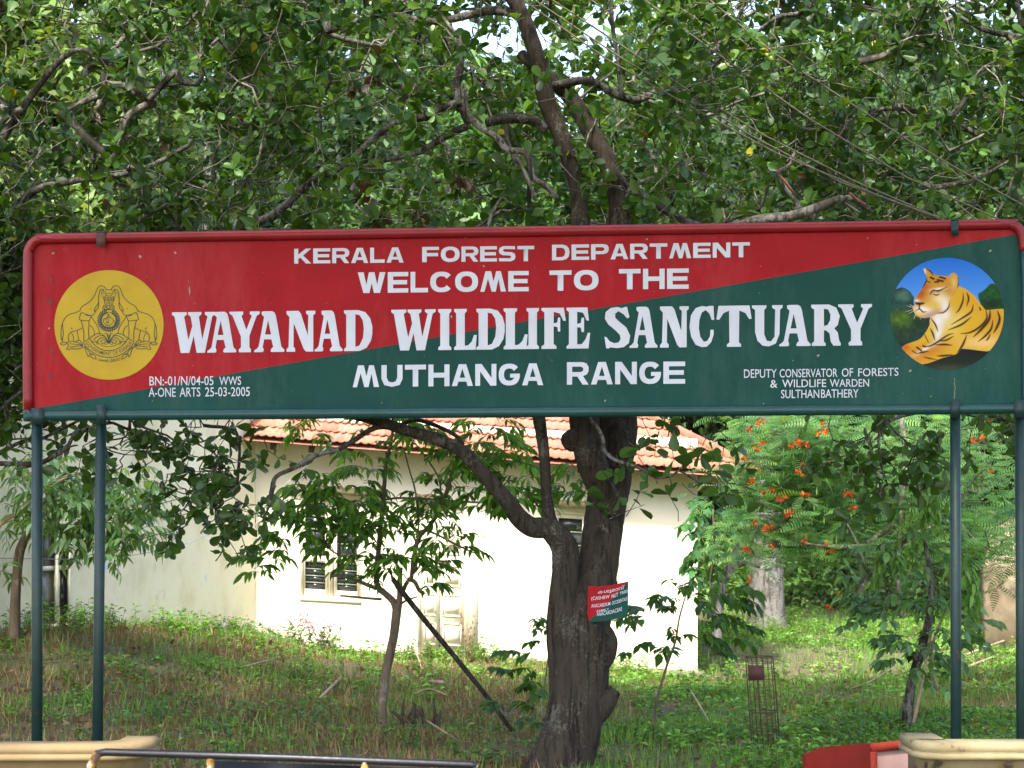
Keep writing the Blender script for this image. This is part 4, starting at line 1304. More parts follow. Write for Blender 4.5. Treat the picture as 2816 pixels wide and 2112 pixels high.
mb = MB(); mb.tube([bq(262, 2122), bq(800, 2136), bq(1300, 2155)], r_, 10); mb.build('lower_rail', M_blk, bar, True)
mb = MB()
def bpan(u0, u1, v0, v1, dv):
    A = [Vector(bq(u0, v0, .03)), Vector(bq(u1, v0 + dv, .03)), Vector(bq(u1, v1 + dv, .03)), Vector(bq(u0, v1, .03))]
    mb.prism(A, [p + Vector((0, .006, 0)) for p in A])
bpan(590, 992, 2092, 2300, 14)
mb.build('panel', M_blk, bar)
M_brn = paint('dull_brown_sheet', (.10, .075, .05), (.05, .04, .03), 6, .6, 30, .1)
mb = MB(); bpan(1014, 1180, 2104, 2310, 6); mb.build('panel', M_brn, bar)

# ------------------------------------------------------------------ overhead wires, rope
M_wire = paint('weathered_wire', (.16, .14, .10), (.08, .07, .05), 20, .7, 0, 0)
wires = [([(1380, -40), (1438, 0), (1669, 163), (1900, 294), (2132, 420), (2404, 533), (2585, 601), (2900, 715)], 'lowest overhead wire slanting down from the bare forked trunk'),
         ([(1410, -40), (1470, 0), (1714, 163), (1900, 271), (2069, 375), (2313, 502), (2607, 612), (2900, 730)], 'second lowest overhead wire running close to the lowest one'),
         ([(1450, -40), (1519, 0), (1720, 132), (1900, 253), (2107, 375), (2358, 502), (2630, 618), (2900, 728)], 'third overhead wire from the bottom, converging with two below it'),
         ([(1700, -40), (1773, 0), (1900, 95), (2019, 181), (2223, 325), (2494, 488), (2747, 603), (2950, 690)], 'overhead wire crossing the middle of the upper right leaves'),
         ([(1900, -40), (1952, 0), (2132, 149), (2313, 267), (2494, 384), (2675, 488), (2860, 590)], 'rightmost overhead wire, highest in the upper right leaves')]
for i, (pp, lb) in enumerate(wires):
    mb = MB()
    q = [tuple(P(u, v, 13.5 + .04 * i)) for u, v in pp]
    q = [q[0]] + q + [(q[-1][0] + 2.6, q[-1][1] + .1, q[-1][2] - 1.6), (q[-1][0] + 5.2, q[-1][1] + .2, 0)]
    q[0] = (q[1][0] - 6, q[1][1] - .5, q[1][2] + 4.2)
    mb.tube(q, .0062, 6)
    tag(mb.build('overhead_wire', M_wire, None, True), lb, 'wire', 'overhead wires slanting across the leaves')
mb = MB()
q = catmull([tuple(P(u, v, y)) for u, v, y in ((-60, 1540, 19), (0, 1535, 19.2), (250, 1537, 20), (420, 1517, 21), (560, 1477, 21.8), (700, 1400, 22.3), (850, 1275, 22.9), (960, 1170, 23.5), (1000, 1140, 23.6))], 4)
mb.tube([a[:3] for a in q], .0045, 5)
tag(mb.build('rope', paint('white_cord', (.24, .25, .28), (.18, .19, .21), 8, .7, 0, 0), None, True), 'thin pale rope strung in front of the shaded house wall', 'rope')
# ------------------------------------------------------------------ main cashew tree
ct = P(1545, 2125, 13.5)
cashew = empty('cashew_tree', Vector((ct.x, ct.y, 0)), 'big gnarled cashew tree with thick forked trunk carrying the small name board', 'tree')
mb = MB()
T1 = px_limb(mb, [(1520, 2180, 13.5, 240), (1535, 2112, 13.5, 180), (1575, 2000, 13.5, 158), (1592, 1900, 13.5, 155), (1600, 1800, 13.5, 152), (1605, 1720, 13.5, 150),
                  (1622, 1640, 13.55, 132), (1645, 1556, 13.6, 112), (1665, 1400, 13.7, 110), (1680, 1300, 13.75, 118), (1690, 1200, 13.8, 122), (1690, 1120, 13.85, 118),
                  (1680, 900, 13.95, 100), (1690, 700, 14.0, 82), (1705, 574, 14.0, 62), (1672, 452, 14.05, 54), (1625, 361, 14.1, 50), (1578, 280, 14.15, 46), (1535, 235, 14.2, 42),
                  (1480, 190, 14.2, 38), (1433, 150, 14.3, 30)], 12, 40, .05)
px_limb(mb, [(1562, 2050, 13.6, 60), (1562, 1950, 13.55, 96), (1558, 1830, 13.5, 104), (1552, 1720, 13.45, 96), (1550, 1640, 13.45, 82), (1556, 1560, 13.45, 76), (1550, 1500, 13.42, 74), (1510, 1455, 13.4, 62), (1462, 1450, 13.38, 56),
             (1425, 1420, 13.35, 52), (1400, 1385, 13.3, 46), (1355, 1332, 13.3, 42), (1310, 1281, 13.28, 38), (1270, 1240, 13.25, 36), (1212, 1212, 13.2, 34), (1160, 1195, 13.2, 32),
             (1106, 1180, 13.2, 30), (1030, 1155, 13.2, 30), (930, 1130, 13.3, 26), (800, 1100, 13.5, 22)], 9, 24, .05)
px_limb(mb, [(1530, 1470, 13.42, 50), (1512, 1430, 13.42, 40), (1506, 1380, 13.4, 32), (1502, 1353, 13.4, 30), (1498, 1269, 13.4, 30), (1490, 1205, 13.42, 33), (1481, 1146, 13.45, 36), (1475, 1090, 13.5, 32), (1500, 900, 13.8, 40)], 4, 10, .06)
px_limb(mb, [(1690, 1420, 13.6, 60), (1650, 1330, 13.55, 80), (1625, 1260, 13.5, 84), (1610, 1200, 13.5, 82), (1604, 1130, 13.55, 84), (1600, 1000, 13.7, 76), (1595, 700, 13.85, 60), (1592, 542, 13.9, 46),
             (1555, 407, 13.95, 45), (1520, 320, 14.0, 50), (1501, 271, 14.0, 50), (1483, 180, 14.0, 46), (1456, 90, 14.05, 44), (1429, 27, 14.1, 42), (1395, -20, 14.1, 36), (1350, -80, 14.2, 30)], 5, 14, .06)
# burls
for pts in ([(1648, 1715, 13.45, 40), (1664, 1760, 13.45, 66), (1664, 1800, 13.45, 60), (1645, 1850, 13.45, 40)], [(1610, 1990, 13.45, 60), (1645, 1950, 13.45, 70), (1674, 1918, 13.45, 54), (1692, 1896, 13.45, 34)]):
    px_limb(mb, pts, 4, 12, .12)
for u, v, w, h in ((1600, 1200, 18, 30), (1560, 1470, 16, 34)):
    a = P(u - 30, v + 16, 13.5); b_ = P(u + (w if u > 1610 and v > 1500 else -w + 8), v - 8, 13.42)
    mb.tube([a, a.lerp(b_, .5), b_], [h * 1.1 * 13.5 / FPX, h * .95 * 13.5 / FPX, h * .6 * 13.5 / FPX], 14, 0, .1)
trunk = mb.build('trunk', M_bark, cashew, True)
mb = MB()
nodes = []
limbs = [
 ([(1338, 337, 13.8, 26), (1397, 325, 13.85, 30), (1465, 330, 13.9, 30), (1501, 357, 13.95, 28)], 1),
 ([(1293, 343, 13.8, 22), (1225, 375, 13.8, 20), (1150, 420, 13.9, 16), (1060, 440, 14, 14), (960, 470, 14, 12)], 1),
 ([(1270, 240, 13.6, 18), (1284, 307, 13.6, 20), (1320, 348, 13.6, 20), (1370, 380, 13.55, 20), (1393, 411, 13.5, 19), (1442, 420, 13.5, 18), (1460, 457, 13.5, 18), (1465, 488, 13.5, 17), (1501, 511, 13.5, 17), (1533, 545, 13.5, 14)], 0),
 ([(1418, 425, 13.5, 9), (1446, 480, 13.45, 9), (1474, 551, 13.4, 8)], 0),
 ([(1400, 560, 13.4, 7), (1380, 545, 13.4, 7), (1352, 590, 13.4, 9), (1340, 640, 13.4, 9)], 0),
 ([(1270, 280, 13.7, 24), (1216, 298, 13.7, 24), (1171, 321, 13.7, 24), (1112, 321, 13.7, 22), (1072, 285, 13.7, 16)], 1),
 ([(1112, 325, 13.7, 22), (1045, 366, 13.75, 18), (990, 416, 13.8, 17), (945, 460, 13.85, 16), (859, 497, 13.95, 20), (768, 579, 14.1, 24), (690, 620, 14.2, 22), (600, 660, 14.3, 20)], 1),
 ([(1266, 104, 13.8, 20), (1266, 167, 13.8, 22), (1262, 200, 13.8, 26), (1257, 226, 13.8, 24), (1260, 271, 13.8, 24), (1290, 340, 13.8, 26)], 1),
 ([(1519, 235, 14.1, 22), (1569, 226, 14.1, 24), (1605, 221, 14.1, 24), (1641, 230, 14.15, 22), (1696, 262, 14.2, 22), (1750, 275, 14.3, 20), (1795, 258, 14.4, 20), (1831, 240, 14.5, 18), (1900, 190, 14.6, 14), (2000, 100, 14.7, 12), (2060, -20, 14.8, 10)], 1),
 ([(1677, -20, 14, 12), (1687, 90, 14, 12), (1700, 158, 14, 12), (1709, 271, 14.05, 12)], 1),
 ([(1980, 640, 14.3, 36), (2087, 606, 14.2, 32), (2169, 597, 14.1, 30), (2241, 574, 14.0, 28), (2304, 549, 14, 22), (2349, 547, 14, 16), (2386, 574, 14, 14)], 0),
 ([(2196, 580, 14.1, 18), (2190, 556, 14.1, 16), (2155, 511, 14.1, 12), (2137, 475, 14.1, 10)], 1),
 ([(2313, 172, 14.3, 18), (2381, 167, 14.3, 20), (2444, 145, 14.3, 18), (2517, 95, 14.4, 14), (2640, 40, 14.5, 12)], 0),
 ([(2255, -10, 14.4, 14), (2200, 36, 14.4, 14), (2132, 50, 14.4, 12), (2050, 120, 14.5, 10)], 1),
 ([(2540, 505, 14.0, 14), (2571, 515, 14.0, 15), (2630, 506, 14.0, 14), (2675, 497, 14.0, 12), (2780, 440, 14.1, 8)], 0),
 ([(1690, 480, 14, 22), (1800, 560, 14.0, 20), (1900, 615, 14.1, 24), (2000, 640, 14.2, 28)], 1),
 ([(1440, 40, 14.1, 30), (1340, 30, 14.3, 26), (1200, 60, 14.5, 20), (1050, 40, 14.7, 16), (900, 90, 15, 12)], 0),
 ([(1106, 1180, 13.2, 14), (1035, 1175, 13.2, 15), (967, 1215, 13.2, 15), (937, 1233, 13.2, 14), (870, 1252, 13.2, 14), (811, 1286, 13.2, 12), (760, 1311, 13.2, 12), (748, 1349, 13.2, 14), (739, 1395, 13.2, 8), (722, 1425, 13.2, 5)], 1),
 ([(1095, 1182, 13.25, 12), (1106, 1167, 13.3, 12), (1148, 1155, 13.3, 12), (1212, 1176, 13.3, 12), (1258, 1201, 13.35, 11), (1275, 1222, 13.35, 8)], 1),
 ([(1612, 1120, 13.4, 10), (1625, 1155, 13.3, 10), (1646, 1180, 13.3, 10), (1659, 1210, 13.25, 10), (1663, 1239, 13.25, 10), (1692, 1265, 13.2, 10), (1756, 1286, 13.2, 10), (1806, 1311, 13.2, 9), (1848, 1307, 13.2, 8), (1874, 1285, 13.2, 5)], 0),
 ([(1870, 1295, 13.2, 6), (1933, 1328, 13.25, 5), (2017, 1330, 13.3, 4), (2080, 1350, 13.3, 3)], 1),
]
pale = MB()
M_palebr = bark_mat('pale_branch_bark', (.04, .034, .027), (.105, .09, .07), (.27, .26, .23), .52, 22)
for pts, dk in limbs:
    mb = MB()
    s = px_limb(mb, pts, 4, 9, .08)
    mb.build('limb', M_branch if dk else M_palebr, cashew, True)
    if pts[0][1] < 650 and pts[-1][1] < 700:
        for q in s[::2]: nodes.append(q[:3])
for q in T1[::4]:
    if q[2] > 3.7: nodes.append(q[:3])
mb = MB()
mb.tube([tuple(P(2335, 530, 13.9)), tuple(P(2360, 552, 13.88)), tuple(P(2388, 568, 13.85))], [.010, .012, .004], 6, 0, .3)
mb.tube([tuple(P(2140, 478, 14)), tuple(P(2160, 500, 14)), tuple(P(2186, 535, 14))], [.004, .010, .008], 6, 0, .2)
mb.build('torn_wood', paint('torn_orange_wood', (.24, .10, .05), (.12, .05, .03), 30, .9), cashew)

SZ = .112
def canopy(root, name_crown, starts, attr, rng, nros=2, kl=7, size=SZ, pal=PAL_CASHEW, singles=300, mat=None, tm=T_CASHEW, seg=.2, bark=None, sub=3, r0=.0048, wob=.17, upb=.15, rmax=.05, expo=.4, tipdown=0):
    mb = MB(); L = Leaves()
    tips = grow(starts, attr, mb, r0, expo, wob, seg, 5, rmax)
    for p, d in tips:
        for q in range(sub):
            dd = d * .6 + R.normal(0, .6, 3); dd[2] += .12 - tipdown; dd /= np.linalg.norm(dd)
            ln = R.uniform(.12, .42) * size / .128
            m1 = p + dd * ln * .5 + R.normal(0, .03, 3)
            e = p + dd * ln + R.normal(0, .04, 3)
            mb.tube([Vector(p), Vector(m1), Vector(e)], [.0042, .0034, .0025], 3, 0, 0, False)
            for w in range(nros):
                pp = e if w == 0 else m1 + R.normal(0, .02, 3)
                rosette(L, pp, dd, int(R.integers(kl - 2, kl + 2)), size, pal, up=upb)
    if singles:                                                        # bare dead twigs winding through the crown
        sa = np.array([p for p, d in tips])
        for i in R.choice(len(sa), min(len(sa), 420), replace=False):
            p = sa[i]; d = R.normal(0, 1, 3) * np.array([1, .5, .5]); d /= np.linalg.norm(d)
            pts = [p]
            for _ in range(int(R.integers(4, 9))):
                d = d + R.normal(0, .42, 3); d /= np.linalg.norm(d)
                pts.append(pts[-1] + d * R.uniform(.09, .16))
            pts = [q for q in pts if q[2] > 3.55]
            if len(pts) > 2:
                mb.tube([Vector(q) for q in pts], list(np.linspace(R.uniform(.005, .009), .0025, len(pts))), 4, 0, 0, False)
    br = mb.build('branches', bark or M_twig, root, True)
    br['kind'] = 'stuff'
    L.emit(name_crown, tm, mat or M_leaf, root, singles)
    return tips
gapc = [(350, 390, 60, 40), (160, 220, 45, 60), (1030, 345, 70, 45), (1240, 130, 60, 50), (2600, 250, 70, 60), (2640, 390, 60, 40), (1040, 240, 45, 40), (60, 80, 90, 80)]
def thin(a, u_sky=True):
    u, v = project(a)
    k = np.ones(len(a), bool)
    for cu, cv, ru, rv in [(150, 215, 55, 45), (115, 300, 30, 25), (1030, 345, 62, 42), (2640, 385, 40, 25), (60, 90, 70, 80)]:
        k &= ((u - cu) / (ru * 1.6)) ** 2 + ((v - cv) / (rv * 1.6)) ** 2 > 1
    trunkzone = (v > 60) & (v < 620) & (a[:, 1] < 13.9) & (u > 1230) & (u < 1720)
    return a[k & ~trunkzone]
# centre crown
a = thin(np.concatenate([box_attr(500, (-2.3, 2.6), (13.6, 17.4), (3.7, 7.0))]))
canopy(cashew, 'crown', nodes, a, R)
Lf = Leaves(); mbf = MB()
for _ in range(170):                                                  # shoots hanging before the limbs
    u_, v_ = R.uniform(850, 2000), R.uniform(-20, 620)
    if 1330 < u_ < 1720 and R.random() < .75: continue
    if 1200 < u_ < 1560 and 280 < v_ < 600 and R.random() < .6: continue
    p_ = np.array(P(u_, v_, R.uniform(13.25, 13.7))); d_ = R.normal(0, 1, 3) * np.array([1, .4, .7]); d_ /= np.linalg.norm(d_)
    mbf.tube([Vector(p_ - d_ * .25), Vector(p_ - d_ * .1 + R.normal(0, .015, 3)), Vector(p_)], [.005, .004, .003], 4, 0, 0, False)
    rosette(Lf, p_, d_, int(R.integers(4, 9)), SZ, PAL_CASHEW)
mbf.build('twigs', M_twig, cashew)['kind'] = 'stuff'
Lf.emit('front_leaves', T_CASHEW, M_leaf, cashew, 0)
# twigs with leaves under the sign on the right and the left limb
L = Leaves(); mb = MB()
def spray_px(L, mb, k, u, v, Y, size, pal, start=None, spread=.95, tipd=(0, 0, -.4), kl=6, up=.0, ln=(.1, .3), r=.0035):
    for _ in range(k):
        p = np.array(P(R.uniform(*u), R.uniform(*v), R.uniform(*Y)))
        d = np.array(tipd) + R.normal(0, .55, 3); d /= np.linalg.norm(d)
        l_ = R.uniform(*ln)
        s = p - d * l_ + R.normal(0, .03, 3)
        mb.tube([Vector(s), Vector((s + p) / 2 + R.normal(0, .015, 3)), Vector(p)], [r * 1.3, r, r * .7], 4, 0, 0, False)
        rosette(L, p, d, int(R.integers(kl - 2, kl + 2)), size, pal, spread, up)
DARKC = ([(.045, .11, .018), (.065, .14, .022), (.09, .18, .03)], [3, 3, 1])
spray_px(L, mb, 13, (1730, 1870), (1150, 1370), (13.0, 13.5), .13, DARKC, kl=4)
spray_px(L, mb, 16, (1880, 2090), (1240, 1390), (13.1, 13.6), .13, DARKC, kl=4)
spray_px(L, mb, 8, (1600, 1800), (1300, 1400), (13.0, 13.3), .12, DARKC, kl=4)
spray_px(L, mb, 7, (680, 880), (1250, 1500), (13.1, 13.4), .13, DARKC, kl=4)
mb.build('twigs', M_branch, cashew)['kind'] = 'stuff'
L.emit('low_leaves', T_CASHEW, M_leaf, cashew, 110)
# red brown dead leaf bunches
L = Leaves()
for u, v in ((1015, 560), (1040, 600), (1135, 590), (990, 520), (985, 240), (1025, 230), (1265, 500)):
    for _ in range(2): rosette(L, np.array(P(u + R.uniform(-18, 18), v + R.uniform(-18, 18), 13.5)), (0, 0, -1), 5, .10, ([(.055, .028, .018), (.09, .045, .026)], [1, 1]), .7, -.3)
L.emit('dead_leaves', T_CASHEW, M_leaf, cashew, 0)

# left cashew
lc = empty('cashew_tree', Vector((-7.4, 15.6, gz1(-7.4, 15.6))), 'dense cashew tree filling the upper left and drooping below the sign beside the left posts', 'tree')
mb = MB()
mb.tube([(-7.4, 15.6, -.2), (-7.3, 15.5, 1.2), (-7.0, 15.4, 2.2), (-6.6, 15.3, 3.2), (-6.2, 15.3, 4.4), (-5.6, 15.4, 5.6)], [.24, .2, .18, .15, .11, .06], 12, 0, .08)
st = []
for pts in ([(-150, 1330, 15.2, 40), (-60, 1290, 14.9, 18), (0, 1275, 14.6, 14), (100, 1275, 14.4, 14), (150, 1252, 14.4, 14), (185, 1230, 14.4, 13), (212, 1190, 14.4, 10), (300, 1160, 14.4, 8)],
            [(-150, 1300, 15.1, 30), (-60, 1260, 14.9, 12), (0, 1243, 14.8, 11), (60, 1215, 14.8, 11), (110, 1208, 14.7, 10), (160, 1185, 14.7, 9), (230, 1150, 14.7, 7)],
            [(-200, 900, 15, 40), (50, 560, 14.8, 24), (200, 500, 14.7, 16), (380, 470, 14.6, 14), (520, 400, 14.6, 12)],
            [(-200, 700, 15, 40), (60, 300, 14.8, 22), (200, 140, 14.7, 16), (310, 183, 14.6, 10)],
            [(-200, 200, 15, 40), (-30, 40, 14.4, 60), (20, -10, 14.2, 55), (80, -80, 14, 50)],
            [(410, 275, 14.4, 18), (480, 200, 14.4, 20), (500, 225, 14.4, 18), (545, 232, 14.4, 14)],
            [(370, 260, 14.4, 10), (360, 235, 14.4, 9), (430, 240, 14.4, 8), (500, 230, 14.4, 6)],
            [(560, 1170, 14.3, 10), (650, 1190, 14.25, 9), (655, 1300, 14.2, 9), (640, 1350, 14.2, 7), (590, 1380, 14.2, 6)]):
    s = px_limb(mb, pts, 4, 8, .08)
    for q in s[::2]: st.append(q[:3])
mb.build('trunk', M_branch, lc, True)
a = thin(np.concatenate([box_attr(470, (-6.3, -1.9), (13.7, 17.2), (3.7, 7.2)), px_attr(120, (-160, 80), (640, 1180), (13.9, 15.4))]))
canopy(lc, 'crown', st, a, R)
low = np.concatenate([px_attr(16, (0, 300), (1120, 1260), (14.2, 15.6)), px_attr(40, (250, 700), (1100, 1320), (14.0, 15.0)), px_attr(34, (400, 690), (1280, 1480), (13.9, 14.5))])
mbl = MB(); L = Leaves()
tips = grow(st, low, mbl, .0035, .4, .15, .2, 5, .02)
for p, d in tips:
    for q in range(2):
        dd = d * .5 + R.normal(0, .5, 3) + np.array([0, 0, -.3]); dd /= np.linalg.norm(dd)
        e = p + dd * R.uniform(.08, .22)
        mbl.tube([Vector(p), Vector((p + e) / 2), Vector(e)], [.004, .0035, .0025], 3, 0, 0, False)
        rosette(L, e, dd, int(R.integers(4, 8)), .112, DARKC, up=0)
mbl.build('low_branches', M_branch, lc)['kind'] = 'stuff'
L.emit('low_leaves', T_CASHEW, M_leaf, lc, 180)
# right cashew
rc = empty('cashew_tree', Vector((6.9, 16.3, 0)), 'dense cashew tree filling the upper right behind the slanting wires', 'tree')
mb = MB()
mb.tube([(6.9, 16.3, -.2), (6.7, 16.2, 1.5), (6.3, 16.0, 3.0), (5.8, 15.8, 4.3), (5.2, 15.7, 5.6), (4.6, 15.7, 6.8)], [.26, .22, .19, .16, .12, .06], 12, 0, .08)
st = []
for pts in ([(3100, 500, 15.4, 40), (2800, 420, 15, 22), (2600, 330, 14.8, 16), (2420, 300, 14.7, 12), (2250, 380, 14.6, 9)],
            [(3100, 300, 15.4, 40), (2850, 120, 15, 20), (2700, 80, 14.8, 14), (2500, -40, 14.6, 12)],
            [(3000, 1180, 15.2, 30), (2750, 1150, 14.9, 16), (2560, 1130, 14.6, 12), (2430, 1170, 14.4, 8), (2420, 1260, 14.3, 7), (2440, 1330, 14.3, 4)]):
    s = px_limb(mb, pts, 4, 8, .08)
    for q in s[::2]: st.append(q[:3])
mb.build('trunk', M_branch, rc, True)
a = thin(box_attr(470, (2.2, 6.3), (13.7, 17.2), (3.7, 7.2)))
canopy(rc, 'crown', st, a, R)
mbl = MB(); L = Leaves()
low = np.concatenate([px_attr(26, (2230, 2620), (1120, 1290), (14.0, 15.0)), px_attr(8, (2360, 2500), (1290, 1430), (14.1, 14.5)), px_attr(8, (2620, 2816), (1120, 1210), (14.2, 15.0))])
tips = grow(st, low, mbl, .0035, .4, .15, .2, 5, .02)
for p, d in tips:
    for q in range(2):
        dd = d * .4 + R.normal(0, .5, 3) + np.array([0, 0, -.4]); dd /= np.linalg.norm(dd)
        e = p + dd * R.uniform(.08, .22)
        mbl.tube([Vector(p), Vector((p + e) / 2), Vector(e)], [.004, .0035, .0025], 3, 0, 0, False)
        rosette(L, e, dd, int(R.integers(4, 7)), .12, DARKC, up=0)
mbl.build('low_branches', M_branch, rc)['kind'] = 'stuff'
L.emit('low_leaves', T_CASHEW, M_leaf, rc, 120)

# trees standing before the sign, their crowns above the frame shade it
for (x, y, lb) in ((-6.6, 8.2, 'leafy tree beside the approach, its crown above the left end of the sign'), (5.9, 8.6, 'leafy tree beside the approach, its crown above the right end of the sign')):
    nt2 = empty('shade_tree', Vector((x, y, 0)), lb, 'tree')
    mb = MB()
    sgn = 1 if x < 0 else -1
    pts = [(x, y, -.2), (x + .1 * sgn, y, 1.8), (x + .3 * sgn, y, 4), (x + .9 * sgn, y + .2, 6.4), (x + 2.2 * sgn, y + .5, 7.6), (x + 4.0 * sgn, y + .8, 8.4)]
    s = catmull([(*p, r) for p, r in zip(pts, [.26, .22, .2, .16, .12, .08])], 4)
    mb.tube([q[:3] for q in s], [q[3] for q in s], 12, 0, .08)
    mb.build('trunk', M_bark, nt2, True)
    xr = (min(x - 1.5, x + 6.9 * sgn), max(x + 1.5, x + 6.9 * sgn))
    a = np.concatenate([box_attr(230, (-6.4, -.4) if x < 0 else (-1.0, 5.0), (7.0, 10.8), (7.3, 9.2)), box_attr(130, xr, (1.0, 7), (6.2, 8.8)), box_attr(60 if x < 0 else 6, (-5.8, -3.0), (7.8, 10.4), (7.3, 9.0))])
    canopy(nt2, 'crown', [q[:3] for q in s if q[2] > 4], a, R, 2, 9, .27, PAL_CASHEW, 0, seg=.6)

# ------------------------------------------------------------------ small name board on the trunk
nb = empty('name_board', P(1665, 1700, 13.2), 'small red and green board lettered in white and nailed to the big trunk', 'sign')
q0, q1, q2, q3 = P(1617, 1612, 13.32), P(1728, 1598, 13.12), P(1727, 1692, 13.12), P(1615, 1711, 13.32)
def nbp(s, t_, off=0.0):                                              # s, t in 0..1 from the upper left; the sheet bows a little
    top = q0.lerp(q1, s); bot = q3.lerp(q2, s)
    p = top.lerp(bot, t_)
    p.y -= .015 * math.sin(math.pi * s) + off
    p.z -= .012 * math.sin(math.pi * s)
    return p
mb = MB()
n_ = 10
for side, mi in ((0, 0), (1, 1)):
    for i in range(n_):
        s0, s1 = i / n_, (i + 1) / n_
        f = (lambda s: 1 - s)
        if side == 0: q = [nbp(s0, 0), nbp(s0, f(s0)), nbp(s1, f(s1)), nbp(s1, 0)]
        else: q = [nbp(s0, f(s0)), nbp(s0, 1), nbp(s1, 1), nbp(s1, f(s1))]
        mb.add(q, [[0, 1, 2, 3]], mi)
for i in range(n_):
    s0, s1 = i / n_, (i + 1) / n_
    mb.add([nbp(s0, 0, -.004), nbp(s1, 0, -.004), nbp(s1, 1, -.004), nbp(s0, 1, -.004)], [[0, 1, 2, 3]], 1)
mb.build('plate', [M_red, M_green], nb)
mb = MB()
def nbw(txt, s0, s1, t0, t1, h0, h1=None):
    font_word(mb, txt, lambda x, y: (s0 + (s1 - s0) * x, t0 + (t1 - t0) * x - y * (h0 + ((h1 or h0) - h0) * x)), lambda a, b_: nbp(a, b_, .003), Vector((0, -1, 0)), 0, 'box')
nbw('കശുമാവ്', .25, .90, .235, .215, .13)
nbw('(CASHEW', .09, .54, .42, .39, .13, .12); nbw('NUT', .59, .75, .38, .365, .11); nbw('TREE)', .79, .985, .365, .345, .11)
nbw('ANACARDIUM', .09, .56, .60, .575, .10); nbw('OCCIDENTALE', .60, .98, .572, .55, .10)
nbw('FAMILY', .23, .53, .735, .70, .06)
nbw('ANACARDIACEAE', .23, .85, .84, .81, .11)
mb.build('lettering', M_white, nb)
mb = MB()
for s, t_ in ((.3, .06), (.3, .93)):
    p = nbp(s, t_, .001); mb.tube([p + Vector((0, .25, 0)), p - Vector((0, .006, 0))], .006, 6)
mb.build('nail', M_rust, nb)

# ------------------------------------------------------------------ young tree in the middle, prop pole
yt = empty('young_tree', P(1055, 2030, 15.6), 'slim young tree with drooping bright leaves in front of the house windows', 'tree')
YY = 15.6
mb = MB()
for pts in ([(1052, 2050, YY, 30), (1055, 2030, YY, 27), (1050, 1950, YY, 25), (1058, 1870, YY, 25), (1072, 1800, YY, 25), (1083, 1747, YY, 25), (1090, 1690, YY, 26), (1093, 1660, YY, 27)],
            [(1093, 1680, YY, 26), (1082, 1655, YY, 20), (1062, 1635, YY, 18), (1040, 1615, YY, 17), (1034, 1585, YY, 15), (1039, 1532, YY, 14), (1045, 1466, YY, 14), (1051, 1399, YY, 12), (1057, 1333, YY, 12), (1062, 1270, YY, 10), (1078, 1200, YY, 8), (1080, 1130, YY, 7)],
            [(1093, 1680, YY, 22), (1099, 1640, YY, 16), (1099, 1598, YY, 15), (1104, 1560, YY, 8)],
            [(1100, 1640, YY, 14), (1120, 1600, YY, 11), (1131, 1588, YY, 12), (1138, 1532, YY, 13), (1152, 1479, YY, 13), (1181, 1446, YY, 12), (1208, 1406, YY, 12), (1221, 1376, YY, 11), (1238, 1320, YY, 10), (1254, 1269, YY, 8), (1262, 1200, YY, 6)],
            [(1036, 1618, YY, 12), (1005, 1606, YY, 11), (979, 1595, YY, 11), (946, 1585, YY, 10), (913, 1582, YY, 8)],
            [(1050, 1648, YY, 8), (1010, 1645, YY, 7), (960, 1640, YY, 6), (935, 1638, YY, 5)],
            [(1100, 1662, YY, 7), (1120, 1650, YY, 6), (1148, 1641, YY, 4)],
            [(1120, 1592, YY, 12), (1140, 1600, YY, 12), (1152, 1622, YY, 11), (1168, 1634, YY, 8)],
            [(946, 1582, YY, 6), (940, 1560, YY, 5), (934, 1515, YY, 5), (933, 1466, YY, 4)], [(933, 1528, YY, 4), (899, 1499, YY, 5), (870, 1420, YY, 4), (850, 1380, YY, 3), (812, 1310, YY, 3)],
            [(1056, 1374, YY, 5), (1090, 1370, YY, 6), (1131, 1370, YY, 6), (1214, 1375, YY, 5), (1297, 1381, YY, 5), (1377, 1380, YY, 4)],
            [(1042, 1446, YY, 6), (985, 1455, YY, 6), (933, 1462, YY, 6), (866, 1462, YY, 4)],
            [(1145, 1480, YY, 6), (1151, 1463, YY, 6), (1181, 1461, YY, 6), (1257, 1499, YY, 6), (1307, 1522, YY, 4)], [(1151, 1468, YY, 5), (1130, 1470, YY, 4), (1108, 1476, YY, 4)],
            [(1148, 1470, YY, 5), (1151, 1433, YY, 5), (1142, 1350, YY, 5), (1125, 1290, YY, 4), (1110, 1230, YY, 4)],
            [(1214, 1390, YY, 5), (1208, 1320, YY, 5), (1180, 1270, YY, 4), (1160, 1240, YY, 3)]):
    px_limb(mb, pts, 4, 9, .04)
mb.build('trunk', M_young, yt, True)
L = Leaves(); mb = MB()
